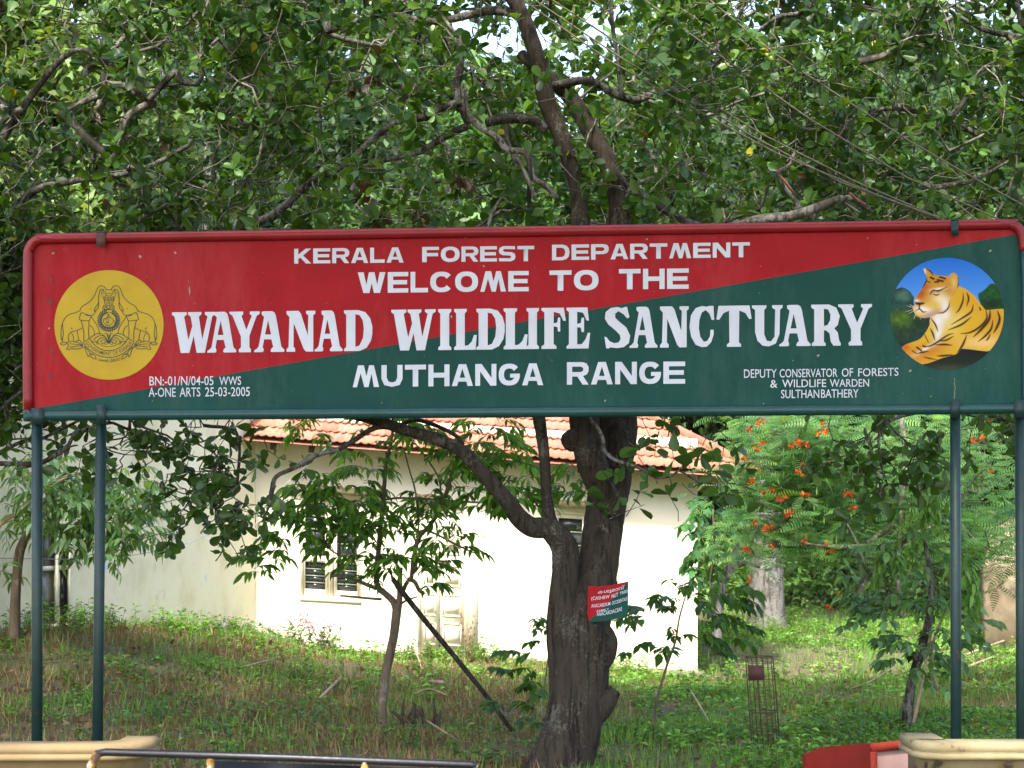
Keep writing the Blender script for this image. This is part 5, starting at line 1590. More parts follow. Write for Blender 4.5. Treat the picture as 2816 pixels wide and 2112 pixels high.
def frond(L, mb, p, d, n, size, pal, droop=.5, r=.003, spread=1.0, ln=None):
    """a drooping compound shoot: leaflets in two rows along an arching stalk"""
    p = np.array(p); d = np.array(d, float); d /= np.linalg.norm(d)
    ln = ln or size * n * .22
    pts = []
    for i in range(5):
        t_ = i / 4
        pts.append(p + d * ln * t_ + np.array([0, 0, -droop * ln * t_ * t_]))
    mb.tube([Vector(q) for q in pts], [r, r * .9, r * .8, r * .7, r * .5], 3, 0, 0, False)
    side = np.cross(d, (0, 0, 1)); side /= max(1e-6, np.linalg.norm(side))
    for i in range(n):
        t_ = .25 + .75 * i / max(1, n - 1)
        q = p + d * ln * t_ + np.array([0, 0, -droop * ln * t_ * t_])
        s = 1 if i % 2 else -1
        dd = d * .55 + side * s * spread * (1 - .4 * t_) + np.array([0, 0, -.35 - droop * .8 * t_]) + R.normal(0, .16, 3)
        if i == n - 1: dd = d + np.array([0, 0, -.9])
        nn = np.array([0, 0, 1.0]) + side * s * .3 + R.normal(0, .25, 3)
        L.add(q[None, :], dd, nn, size * R.uniform(.75, 1.15), palette(*pal, 1))
clus = [(870, 1400, 75, 16), (950, 1340, 65, 14), (900, 1430, 60, 10), (1000, 1430, 70, 14), (1075, 1425, 60, 12), (800, 1490, 45, 6), (730, 1545, 45, 5), (1100, 1545, 50, 8), (1020, 1545, 60, 9),
        (1170, 1380, 45, 8), (1225, 1290, 55, 10), (1290, 1240, 50, 10), (1380, 1230, 45, 10), (1410, 1300, 55, 12), (1150, 1215, 55, 9), (990, 1275, 50, 9), (1200, 1440, 45, 6), (1240, 1490, 40, 5), (1330, 1370, 60, 12),
        (1565, 1345, 30, 6), (1590, 1290, 22, 4), (1180, 1560, 30, 3), (860, 1330, 40, 6), (1060, 1180, 70, 9), (860, 1165, 50, 6), (1440, 1375, 40, 8), (930, 1500, 30, 2), (1180, 1615, 16, 2), (1340, 1180, 60, 8), (700, 1440, 40, 4)]
for u, v, r_, k in clus:
    for _ in range(int(k * 2.0)):
        an = R.uniform(0, 6.28); rr = r_ * math.sqrt(R.random())
        p = P(u + rr * math.cos(an), v + rr * math.sin(an) * .8, YY + R.uniform(-.35, .35))
        dx = (rr * math.cos(an) / r_) * .9 + R.normal(0, .4)
        frond(L, mb, p, (dx, R.normal(0, .5), .25), int(R.integers(5, 9)), R.uniform(.085, .135), PAL_YOUNG, .5)
mb.build('twigs', M_young, yt)['kind'] = 'stuff'
L.emit('crown', T_LANCE, M_leafy, yt, 300)
mb = MB()
px_limb(mb, [(1080, 1592, 15.5, 14), (1110, 1632, 15.5, 15), (1180, 1720, 15.52, 15), (1260, 1817, 15.55, 14), (1350, 1930, 15.58, 13), (1405, 2005, 15.6, 12), (1443, 2040, 15.62, 10)], 3, 8, .06)
tag(mb.build('prop_pole', M_bark, None, True), 'long dark pole leaning from the grass into the fork of the young tree', 'pole')

# ------------------------------------------------------------------ left narrow leaved tree, saplings, right tree
def ground_root(name, u, Y, label, cat, group=None):
    p = P(u, 1800, Y); p.z = gz1(p.x, p.y)
    return empty(name, p, label, cat, group)
lt = ground_root('mango_tree', 45, 18.6, 'slender leaning tree with pale narrow leaves before the wing window', 'tree')
yl = 18.6
mb = MB()
px_limb(mb, [(36, 1790, yl, 34), (40, 1745, yl, 32), (42, 1648, yl, 28), (48, 1564, yl, 26), (57, 1508, yl, 26), (78, 1468, yl, 20), (90, 1420, yl, 18), (130, 1370, yl, 13), (180, 1320, yl, 8), (240, 1290, yl, 6)], 4, 9, .06)
px_limb(mb, [(95, 1410, yl, 10), (90, 1340, yl, 9), (70, 1280, yl, 7)], 4, 7)
mb.build('trunk', M_young, lt, True)
mb = MB()
px_limb(mb, [(-60, 1520, yl - .2, 12), (-10, 1460, yl - .2, 11), (10, 1435, yl - .2, 10), (60, 1405, yl - .2, 9), (85, 1378, yl - .2, 9), (120, 1350, yl - .2, 8), (190, 1310, yl - .2, 7), (235, 1295, yl - .2, 5)], 4, 7, .03)
mb.build('peeled_branch', M_tan, lt, True)
L = Leaves(); mb = MB()
PALE = ([(.18, .31, .14), (.13, .26, .08), (.25, .37, .21), (.08, .18, .05)], [3, 3, 2, 2])
for (u, v, ru, rv, k) in ((230, 1330, 150, 70, 60), (160, 1430, 130, 60, 45), (300, 1420, 110, 60, 38), (330, 1500, 80, 45, 18), (90, 1300, 90, 60, 26), (360, 1340, 70, 60, 22), (50, 1420, 60, 60, 14), (240, 1490, 100, 50, 26), (20, 1550, 50, 30, 4), (280, 1400, 120, 80, 50), (130, 1380, 90, 70, 30)):
    for _ in range(k):
        p = P(u + R.uniform(-1, 1) * ru, v + R.uniform(-1, 1) * rv, yl + R.uniform(-.6, .5))
        frond(L, mb, p, (R.normal(.2, .6), R.normal(0, .5), R.normal(.15, .3)), int(R.integers(5, 9)), R.uniform(.10, .16), PALE, .35)
mb.build('twigs', M_young, lt)['kind'] = 'stuff'
L.emit('crown', T_LANCE, M_leafy, lt, 200)

def sapling(name, label, stem, clusters, Y, pal, size=.11, tm=T_OVATE, singles=80, cat='sapling', droop=.3, bark=None, nl=(5, 9), group=None, flat=.15):
    r0 = empty(name, Vector(P(stem[0][0], stem[0][1], Y)), label, cat, group)
    r0.location.z = gz1(r0.location.x, r0.location.y)
    mb = MB()
    px_limb(mb, [(u, v, Y, w) for u, v, w in stem], 4, 7, .04)
    mb.build('stem', bark or M_young, r0, True)
    L = Leaves(); mb = MB()
    ax = [np.array(P(u, v, Y)) for u, v, w in stem]
    for (u, v, ru, rv, k) in clusters:
        for _ in range(k):
            p = np.array(P(u + R.uniform(-1, 1) * ru, v + R.uniform(-1, 1) * rv, Y + R.uniform(-.25, .25)))
            j = int(np.argmin([np.linalg.norm(p - q) for q in ax]))
            d = p - ax[j]; d[1] += R.normal(0, .2); nrm = np.linalg.norm(d)
            d = d / max(nrm, .05) + np.array([0, 0, flat])
            frond(L, mb, p, d, int(R.integers(*nl)), size * R.uniform(.8, 1.2), pal, droop)
    mb.build('twigs', bark or M_young, r0)['kind'] = 'stuff'
    L.emit('crown', tm, M_leafy, r0, singles)
    return r0
G1 = ([(.06, .15, .03), (.09, .20, .04), (.04, .11, .02)], [3, 2, 3])
sapling('sapling', 'thin crooked sapling with dark pointed leaves right of the big trunk', [(1795, 2030, 8), (1797, 2000, 8), (1801, 1953, 8), (1813, 1899, 7), (1835, 1826, 7), (1857, 1765, 6), (1868, 1700, 5), (1885, 1640, 4), (1900, 1590, 3)],
        [(1800, 1690, 60, 35, 9), (1870, 1640, 50, 40, 9), (1960, 1640, 80, 50, 13), (1990, 1720, 70, 40, 10), (1790, 1790, 60, 30, 6), (1900, 1760, 50, 30, 4)], 15.8, G1, .115)
sapling('sapling', 'very thin sapling with sparse leaf rows left of the big trunk', [(1486, 2015, 6), (1490, 1960, 6), (1497, 1890, 5), (1506, 1820, 5), (1514, 1770, 4), (1528, 1700, 3)],
        [(1465, 1780, 50, 18, 5), (1440, 1850, 50, 16, 5), (1470, 1890, 40, 14, 4), (1430, 1940, 60, 14, 5), (1480, 1980, 50, 14, 6), (1500, 1720, 25, 22, 4)], 15.2, G1, .10, singles=60)
G2 = ([(.18, .33, .14), (.12, .27, .08), (.26, .42, .22), (.08, .19, .04)], [3, 3, 2, 2])
rt = sapling('small_tree', 'small tree with broad pale compound leaves near the right sign post', [(2492, 2000, 34), (2496, 1950, 30), (2505, 1890, 28), (2520, 1830, 27), (2540, 1760, 24), (2555, 1700, 20), (2560, 1600, 16), (2545, 1500, 12), (2530, 1400, 9), (2520, 1300, 6)],
        [(2480, 1660, 110, 40, 17), (2420, 1740, 90, 40, 11), (2520, 1560, 120, 50, 15), (2600, 1640, 70, 60, 10), (2540, 1790, 80, 40, 11), (2450, 1500, 60, 40, 5), (2640, 1750, 60, 50, 9), (2560, 1440, 60, 50, 9), (2400, 1680, 50, 40, 12), (2560, 1850, 60, 30, 8), (2480, 1790, 70, 40, 12), (2610, 1700, 60, 50, 10), (2430, 1620, 60, 40, 10)], 16.0, G2, .105, singles=220, cat='tree', bark=M_branch, droop=.2)
G3 = ([(.16, .34, .05), (.20, .40, .07), (.12, .28, .05)], [1, 1, 1])
L = Leaves(); mb = MB()
for (u, v, ru, rv, k) in ((2450, 1530, 30, 40, 12), (2530, 1400, 40, 50, 14), (2670, 1590, 40, 60, 14), (2560, 1340, 30, 30, 6)):
    for _ in range(k):
        frond(L, mb, P(u + R.uniform(-1, 1) * ru, v + R.uniform(-1, 1) * rv, 15.8), (R.normal(0, .6), R.normal(0, .4), -.3), 5, .11, G3, .9)
mb.build('young_shoots', M_young, rt)['kind'] = 'stuff'; L.emit('new_leaves', T_LANCE, M_leafy, rt, 40)
mb = MB()
for pts in ([(2512, 1990, 15.9, 10), (2535, 1880, 15.9, 10), (2560, 1740, 15.9, 9)], [(2575, 1900, 16.4, 12), (2560, 1800, 16.4, 10), (2590, 1700, 16.4, 8)]):
    px_limb(mb, pts, 3, 6, .05)
mb.build('side_stem', paint('pale_stem', (.36, .29, .19), (.24, .18, .11), 9, .8), rt, True)

sapling('shrub', 'glossy broad leaved shrub at the right corner of the house', [(1960, 1700, 10), (1955, 1600, 9), (1965, 1500, 8), (1960, 1400, 6)],
        [(1955, 1400, 30, 35, 14), (1950, 1480, 30, 45, 16), (1945, 1560, 28, 40, 9), (1990, 1440, 22, 40, 6)], 23.5, ([(.06, .20, .06), (.10, .28, .08), (.04, .12, .03)], [3, 2, 2]), .15, T_OVATE, 120, 'shrub', .6)
# ------------------------------------------------------------------ pale trunked trees beyond the lawn, leaning stem
pt = ground_root('pale_trunk_tree', 2110, 31.5, 'tall tree with thick pale lichen covered trunk behind the red flowers', 'tree')
yp = 31.5
mb = MB()
s = px_limb(mb, [(2112, 1775, yp, 128), (2110, 1735, yp, 112), (2108, 1650, yp, 100), (2108, 1560, yp, 92), (2112, 1450, yp, 84), (2116, 1350, yp, 78), (2120, 1250, yp, 70), (2124, 1150, yp, 62), (2130, 900, yp, 54), (2140, 600, yp, 40), (2160, 300, yp, 26)], 4, 14, .05)
mb.build('trunk', M_pale, pt, True)
def big_crown(root, c, rad, k, size, pal, name='crown', shell=.75):
    L = Leaves()
    d = norm(R.normal(0, 1, (k, 3)))
    rr = R.uniform(0, 1, (k, 1)) ** .45
    # leaf clumps sit on sub-lobes of the crown, with gaps between them
    nl = 26
    ld = norm(R.normal(0, 1, (nl, 3))) * R.uniform(.35, .9, (nl, 1))
    li = R.integers(0, nl, k)
    p = ld[li] + d * rr * R.uniform(.2, .42, (nl, 1))[li]
    p = p * np.array(rad) + np.array(c)
    sh = R.uniform(.75, 1.25, (nl, 1))[li]
    L.add(p, norm(R.normal(0, 1, (k, 3)) + np.array([0, 0, -.3])), np.array([0, -.35, .8]) + R.normal(0, .45, (k, 3)), size * R.uniform(.7, 1.3, k), np.clip(palette(*pal, k) * sh, 0, 1))
    return L.emit(name, T_CLUMP, M_far, root, 0)
FARP = [([(.06, .14, .025), (.10, .20, .035), (.035, .085, .018)], [3, 1.5, 3]), ([(.03, .075, .018), (.055, .115, .025), (.02, .045, .012)], [3, 2, 3]), ([(.14, .24, .05), (.10, .19, .035), (.19, .28, .08)], [3, 2, 1])]  # darkened greens put the far trees' shade into the leaf colour
big_crown(pt, (5.0, 32, 7.4), (3.6, 3.0, 2.6), 5000, .2, FARP[1])
far = [(-13.5, 33, 3.2, 5.4, 0), (-9.5, 36, 3.0, 7.0, 0), (-5.5, 33, 3.0, 6.8, 1), (-1.8, 36, 3.2, 7.0, 0), (2.0, 38, 3.0, 7.4, 1), (6.8, 38, 3.2, 6.0, 0), (10.2, 35, 3.1, 5.4, 1), (13.6, 38, 3.2, 6.2, 0),
       (-7.6, 29.5, 2.6, 7.6, 2), (8.6, 30.5, 2.4, 4.6, 1), (4.2, 44, 3.6, 4.0, 0), (9.5, 46, 4.0, 4.2, 2), (14.5, 47, 4.0, 5.0, 0), (-3.5, 46, 4.0, 8.5, 1), (-12, 46, 4.4, 8.5, 0)]
flab = ['sunlit tree at the far left seen through leaf gaps', 'yellow green tree behind the wing of the house', 'dark tree rising behind the house roof', 'tree behind the left part of the house roof', 'dark tree behind the right part of the roof',
        'tree behind the lawn right of the pale trunk', 'dark tree at the far right behind the low wall', 'tree at the far right edge behind others', 'yellow green tree in the upper left corner gaps', 'dark low tree behind the red flowering bush',
        'low bushy tree at the end of the lawn', 'yellow green bushy tree far behind the lawn', 'bushy tree far behind the low wall', 'high dark tree far behind the house', 'tree far behind the left wing']
for i, (x, y, r_, zc, kp) in enumerate(far):
    z0 = gz1(x, y)
    rr = empty('broadleaf_tree', Vector((x, y, z0)), flab[i], 'tree', 'trees beyond the house and lawn')
    mb = MB()
    lean = R.normal(0, .4)
    mb.tube([(x, y, z0 - .3), (x + lean * .4, y, zc * .4), (x + lean, y, zc * .8), (x + lean * .8, y, zc + r_ * .6)], [.28, .22, .15, .05], 9, 0, .06)
    for q in range(5):
        an = R.uniform(0, 6.28); h = zc * R.uniform(.5, .8)
        mb.tube([(x + lean * .7, y, h), (x + lean * .7 + math.cos(an) * r_ * .4, y + math.sin(an) * r_ * .4, h + r_ * .35), (x + lean * .7 + math.cos(an) * r_ * .8, y + math.sin(an) * r_ * .8, h + r_ * .6)], [.1, .07, .03], 6)
    mb.build('trunk', M_branch, rr, True)
    big_crown(rr, (x + lean, y, max(zc, r_ * .75)), (r_, r_ * .9, r_ * (1.05 if zc > 5 else .8)), 5200 if y < 40 else 4200, .23 if y < 40 else .3, FARP[kp])
# low hedge and woods that close the view
L = Leaves()
k = 24000
x = R.uniform(-24, 26, k); y = R.uniform(50, 58, k)
top = 13 + 4.5 * vnoise(x, x * 0, 6.5, 9) - 2.2 * (vnoise(x, x * 0, 2.1, 4) > .6)
z = R.random(k) ** .8 * top + .2
L.add(np.stack([x, y, z + gz(x, y)], 1), norm(R.normal(0, 1, (k, 3))), np.array([0, -.4, .7]) + R.normal(0, .5, (k, 3)), R.uniform(.5, .95, k), palette(*FARP[0], k) * (.6 + .8 * vnoise(x, z, 2.2, 3))[:, None])
o = L.emit('distant_woods', T_CLUMP, M_far, None, 0)
L = Leaves(); k = 9000
x = R.uniform(2.5, 16, k); y = R.uniform(36.5, 38.5, k); z = R.random(k) ** 1.1 * (1.0 + 1.5 * vnoise(x, x * 0, 1.6, 2))
L.add(np.stack([x, y, z + gz(x, y)], 1), norm(R.normal(0, 1, (k, 3))), np.array([0, -.4, .8]) + R.normal(0, .5, (k, 3)), R.uniform(.10, .22, k), palette([(.16, .30, .07), (.22, .38, .12), (.08, .17, .04)], [3, 3, 2], k) * (.55 + .9 * vnoise(x, z, .9, 8))[:, None])
o = L.emit('undergrowth', T_CLUMP, M_far, None, 0)
mb = MB()
px_limb(mb, [(1985, 1600, 26, 26), (2010, 1560, 26, 30), (2035, 1510, 26, 30), (2070, 1470, 26, 22), (2100, 1440, 26, 14)], 3, 8, .1)
px_limb(mb, [(2010, 1570, 26, 12), (2050, 1548, 26, 12), (2090, 1560, 26, 8)], 3, 6, .1)
px_limb(mb, [(1985, 1600, 26, 26), (1975, 1700, 26, 26), (1970, 1800, 26, 30)], 3, 8, .1)
tag(mb.build('bare_stump', M_pale, None, True), 'grey leaning bare stem between the house corner and pale trunk', 'stump')

# ------------------------------------------------------------------ flowering bush with feathery leaves
fb = ground_root('flowering_bush', 2350, 21.5, 'tall feathery leaved bush with orange red flowers right of the house', 'bush')
L = Leaves(); mb = MB()
FP = ([(.13, .31, .075), (.19, .40, .10), (.07, .19, .05), (.28, .48, .12)], [3, 3, 2, 1])
base = np.array(fb.location)
tips = grow([base + np.array([0, 0, z]) for z in (0, .3, .6, .9)], np.concatenate([px_attr(70, (2060, 2600), (1160, 1540), (20.6, 22.4)), px_attr(26, (2600, 2840), (1160, 1560), (20.6, 22.4)), px_attr(14, (2060, 2170), (1150, 1430), (20.6, 21.6))]), mb, .007, .4, .12, .3, 5, .05)
for p, d in tips:
    for _ in range(46):
        q = p + R.normal(0, 1, 3) * np.array([.30, .3, .17])
        dd = np.array([R.normal(0, 1), R.normal(0, .7), R.normal(.05, .3)])
        L.add(q[None, :], dd, np.array([0, -.55, 1]) + R.normal(0, .3, 3), R.uniform(.13, .30), palette(*FP, 1))
mb.build('branches', M_twig, fb)['kind'] = 'stuff'
L.emit('foliage', T_PINN, M_leafy, fb, 0)
FLW = [(2085, 1165), (2060, 1180), (2095, 1160), (2270, 1185), (2200, 1220), (2175, 1225), (2190, 1212), (2215, 1222), (2095, 1218), (2045, 1258), (2080, 1235), (2215, 1275), (2230, 1272), (2285, 1275), (2205, 1290), (2195, 1296), (2210, 1300),
       (2065, 1323), (2063, 1330), (2105, 1352), (2125, 1345), (2145, 1372), (2155, 1368), (2210, 1362), (2222, 1358), (2325, 1358), (2338, 1362), (2160, 1412), (2175, 1410), (2072, 1437), (2105, 1455), (2112, 1452), (2122, 1450), (2050, 1505),
       (2055, 1515), (2120, 1500), (2215, 1488), (2275, 1498), (2285, 1515), (2345, 1398), (2395, 1280), (2405, 1285), (2450, 1190), (2715, 1155), (2680, 1210), (2700, 1205), (2725, 1295), (2060, 1595), (2280, 1665), (2305, 1642), (2790, 1155), (2780, 1175), (2250, 1190), (2260, 1165)]
for u, v in FLW:
    L = Leaves()
    c = np.array(P(u, v, R.uniform(19.8, 20.1)))
    k = 10
    d = norm(R.normal(0, 1, (k, 3)))
    L.add(c + d * .004, d, norm(R.normal(0, 1, (k, 3))), R.uniform(.03, .058, k), palette([(.70, .07, .01), (.75, .14, .015), (.70, .25, .03)], [5, 3, 1], k))
    L.emit('flower', T_SMALL, M_petal, fb, 0, kind=None)
L = Leaves()
for _ in range(90):
    p = np.array(P(R.uniform(2080, 2750), R.uniform(1170, 1500), R.uniform(20.3, 21)))
    L.add(p[None, :], np.array([R.normal(0, .1), 0, -1.]), np.array([0, -1, 0]) + R.normal(0, .3, 3), R.uniform(.07, .11), palette([(.25, .42, .09), (.18, .34, .08)], [1, 1], 1))
L.emit('seed_pods', (np.array([(0, 0, 0), (.5, .09, .02), (1, 0, 0), (.5, -.09, .02)], float), [[0, 1, 2, 3]]), M_leafy, fb, 0)
mb = MB()
for pts in ([(2480, 1700, 21, 14), (2470, 1560, 21, 12), (2480, 1380, 21, 14), (2490, 1250, 21, 18), (2478, 1150, 21, 14)], [(2380, 1560, 20.8, 6), (2360, 1500, 20.8, 6), (2330, 1440, 20.8, 5)]):
    px_limb(mb, pts, 4, 7, .06)
mb.build('stem', M_twig, fb, True)

# ------------------------------------------------------------------ old wall at the right
m_ow = paint('stained_old_plaster', (.55, .44, .30), (.34, .27, .18), 2.2, .95, 14, .2, .2, [(.3, (.07, .055, .04)), (.45, (.22, .17, .11)), (.7, (.36, .29, .20))])
mb = MB()
a = [P(2709, 1745, 27), P(2712, 1560, 27), P(2735, 1450, 27), P(2790, 1425, 27), P(3000, 1420, 27), P(3000, 1745, 27)]
a = [Vector((p.x, p.y, p.z)) for p in a]; a[0].z = -.2; a[-1].z = -.2
mb.prism([p + Vector((0, .35, 0)) for p in a], a)
tag(mb.build('old_wall', m_ow), 'stained pale plaster wall end at the right edge behind bushes', 'wall')

# ------------------------------------------------------------------ wire plant guard
M_rustw = paint('rusty_wire', (.10, .055, .035), (.06, .035, .025), 20, .8, 0, 0)
Yc = 15.0
pg = ground_root('tree_guard', 2098, Yc, 'narrow rusty wire mesh tree guard with a small plate in the grass', 'cage')
pg_b = pg.location
def cg(u, v): return P(u, v, Yc)
top_c = cg(2088, 1806); rad = 38 * Yc / FPX
bot_c = Vector((cg(2106, 2000).x, Yc, gz1(pg_b.x, Yc) - .02))
def cpt(a, h):
    c = bot_c.lerp(top_c, h); return Vector((c.x + rad * math.cos(a), c.y + rad * math.sin(a), c.z))
for k in range(16):
    a = 2 * math.pi * k / 16 + .1
    mb = MB(); thick = k % 4 == 0
    mb.tube([cpt(a, 0), cpt(a, .5) + Vector((R.normal(0, .004), 0, 0)), cpt(a, 1)], .005 if thick else .0022, 5)
    mb.build('upright', M_rustw, pg)
for h, r_ in [(1.0, .0045), (.42, .0042), (.03, .004)] + [(i / 16, .0016) for i in range(1, 16) if i != 7]:
    mb = MB(); mb.tube([cpt(2 * math.pi * i / 20, h) for i in range(21)], r_, 5); mb.build('ring', M_rustw, pg)
mb = MB()
q = [cg(2051, 1826), cg(2094, 1827), cg(2096, 1867), cg(2053, 1868)]
q = [p - Vector((0, rad + .01, 0)) for p in q]
mb.prism([p + Vector((0, .004, 0)) for p in q], q); mb.build('plate', paint('rusty_plate', (.085, .03, .025), (.05, .02, .02), 12, .8), pg)

# ------------------------------------------------------------------ ground cover
def visible_pts(k, y0, y1, dens=1.0):
    y = np.sqrt(R.uniform(y0 ** 2, y1 ** 2, k)); x = R.uniform(-1, 1, k) * (y * .285 + .5)
    return x, y
def blocked(x, y):
    b_ = (y > 25.0) & (x > -3.7) & (x < 2.55) & (y < 34)
    # behind the wing wall
    wx = C0.x + (y - HY) * (wd_.x / wd_.y)
    b_ |= (x < wx + .03) & (y > 17) & (y < 32)
    return b_
BR = ([(.20, .12, .07), (.26, .17, .09), (.14, .08, .05), (.32, .24, .15)], [3, 3, 2, 1])
GR = ([(.13, .28, .04), (.18, .35, .055), (.08, .20, .035), (.24, .37, .09)], [3, 3, 2, 1])
def brown(x, y):
    b_ = vnoise(x, y, 1.1, 21) * .6 + vnoise(x, y, .35, 22) * .4
    bias = np.where((x < .2) & (y < 22.5), .19, -.22)
    return b_ + bias > .6
def grass(name, k, y0, y1, h, w, label=None):
    x, y = visible_pts(k, y0, y1)
    q = ~blocked(x, y); x = x[q]; y = y[q]
    cl = vnoise(x, y, .45, 31)
    q = R.random(len(x)) < .25 + .9 * cl; x = x[q]; y = y[q]; k = len(x)
    bw = brown(x, y)
    col = np.where(bw[:, None] & (R.random((k, 1)) < .75), palette(*BR, k), palette(*GR, k))
    hh = h * R.uniform(.4, 1.3, k) * (.6 + .8 * vnoise(x, y, .8, 33))
    an = R.uniform(0, 6.28, k)
    d = np.stack([np.cos(an) * .45, np.sin(an) * .45, np.ones(k)], 1) + R.normal(0, .15, (k, 3))
    n = np.stack([np.cos(an), np.sin(an), np.full(k, .4)], 1) + R.normal(0, .3, (k, 3))
    L = Leaves(); L.add(np.stack([x, y, gz(x, y) - .01], 1), d, n, hh, col)
    return L
tpb = (T_BLADE[0] * np.array([1, w_ := .9, 1]), T_BLADE[1])
L = grass('g', 90000, 12.6, 20, .10, .02); o = L.emit('grass', tpb, M_grass, None, 0); 
L = grass('g', 70000, 20, 36, .12, .02); o = L.emit('grass', (T_BLADE[0] * np.array([1, 1.6, 1]), T_BLADE[1]), M_grass, None, 0)
# dry straw stalks, thickest at the left and centre
x, y = visible_pts(30000, 12.8, 23.5); q = ~blocked(x, y) & ((vnoise(x, y, .9, 51) > np.where(x < .5, .40, .70))); x = x[q]; y = y[q]; k = len(x)
L = Leaves(); an = R.uniform(0, 6.28, k)
L.add(np.stack([x, y, gz(x, y)], 1), np.stack([np.cos(an) * .6, np.sin(an) * .6, np.ones(k)], 1) + R.normal(0, .25, (k, 3)), np.stack([np.cos(an), np.sin(an), np.full(k, .3)], 1) + R.normal(0, .3, (k, 3)),
      R.uniform(.05, .19, k), palette([(.40, .30, .17), (.24, .14, .08), (.16, .09, .05), (.42, .34, .20)], [3, 3, 2, 1], k))
L.emit('dry_stalks', T_BLADE, M_grass, None, 0)
# broad leaved weeds
def weeds(k, y0, y1, size, hmax):
    x, y = visible_pts(k, y0, y1)
    q = ~blocked(x, y); x = x[q]; y = y[q]
    q = (vnoise(x, y, 1.2, 41) * .6 + vnoise(x, y, .25, 42) * .4 > .46) & ~(brown(x, y) & (R.random(len(x)) < .7)); x = x[q]; y = y[q]; k = len(x)
    L = Leaves()
    for j in range(7):
        an = j * 2.4 + R.uniform(0, 6.28, k)
        hz = hmax * (.3 + .7 * vnoise(x, y, .6, 44)) * (j / 7 * .9 + .1)
        d = np.stack([np.cos(an), np.sin(an), R.uniform(-.1, .7, k)], 1)
        L.add(np.stack([x + np.cos(an) * .015, y + np.sin(an) * .015, gz(x, y) + hz], 1), d, np.array([0, 0, 1.0]) + R.normal(0, .3, (k, 3)), size * R.uniform(.5, 1.2, k),
              palette([(.14, .30, .04), (.20, .38, .06), (.08, .19, .03), (.13, .28, .10)], [3, 2, 2, 1], k))
    return L
WEED = (np.array([(0, 0, 0), (.5, .26, .1), (.55, 0, 0), (.5, -.26, .1), (1, 0, -.15)], float), [[0, 2, 1], [0, 3, 2], [1, 2, 4], [2, 3, 4]])
L = weeds(15000, 12.6, 20, .06, .13); L.emit('weeds', WEED, M_grass, None, 0)
L = weeds(12000, 20, 36, .08, .15); L.emit('weeds', WEED, M_grass, None, 0)
# taller leafy weeds in clumps, also along the foot of the walls
L = Leaves(); mb = MB()
spots = [(x_, y_) for x_, y_ in zip(R.uniform(-6, 6, 60), R.uniform(13.4, 24.5, 60))] + [(x_, 24.75 + R.uniform(-.4, .05)) for x_ in R.uniform(-3.3, 2.4, 26)] + \
        [(C0.x - s * .289 + R.uniform(.1, .6), HY - s * .957) for s in R.uniform(.1, 6, 26)] + [(x_, y_) for x_, y_ in zip(R.uniform(2.6, 7, 40), R.uniform(24, 32, 40))]
for x_, y_ in spots:
    if blocked(np.array([x_]), np.array([y_]))[0]: continue
    c_ = palette([(.15, .33, .04), (.22, .42, .07), (.09, .22, .04)], [3, 2, 2], 1)[0]
    for _ in range(int(R.integers(5, 13))):
        bx, by = x_ + R.normal(0, .14), y_ + R.normal(0, .12); h = R.uniform(.10, .30); gz_ = gz1(bx, by)
        lx, ly = R.normal(0, .05), R.normal(0, .05)
        mb.tube([(bx, by, gz_), (bx + lx, by + ly, gz_ + h)], [.003, .0015], 3, 0, 0, False)
        for t_ in np.linspace(.3, 1, 7):
            an = R.uniform(0, 6.28)
            L.add(np.array([[bx + lx * t_, by + ly * t_, gz_ + h * t_]]), np.array([math.cos(an), math.sin(an), R.uniform(-.2, .5)]), np.array([0, 0, 1.]) + R.normal(0, .3, 3), R.uniform(.05, .10), np.clip(c_ * R.uniform(.8, 1.25), 0, 1))
tag(mb.build('weed_stems', M_young), kind='stuff')
L.emit('tall_weeds', WEED, M_grass, None, 0)
# dead leaf litter
x, y = visible_pts(14000, 12.6, 26); q = ~blocked(x, y); x = x[q]; y = y[q]; k = len(x)
L = Leaves(); L.add(np.stack([x, y, gz(x, y) + R.uniform(.005, .05, k)], 1), np.stack([R.normal(0, 1, k), R.normal(0, 1, k), R.normal(0, .3, k)], 1), np.array([0, 0, 1.]) + R.normal(0, .45, (k, 3)), R.uniform(.04, .10, k), palette(*BR, k))
L.emit('leaf_litter', T_SMALL, M_grass, None, 0)
for o in COL.objects:
    if o.name.split('.')[0] in ('grass', 'weeds', 'dry_stalks', 'leaf_litter', 'undergrowth', 'distant_woods'):
        o['kind'] = 'stuff'

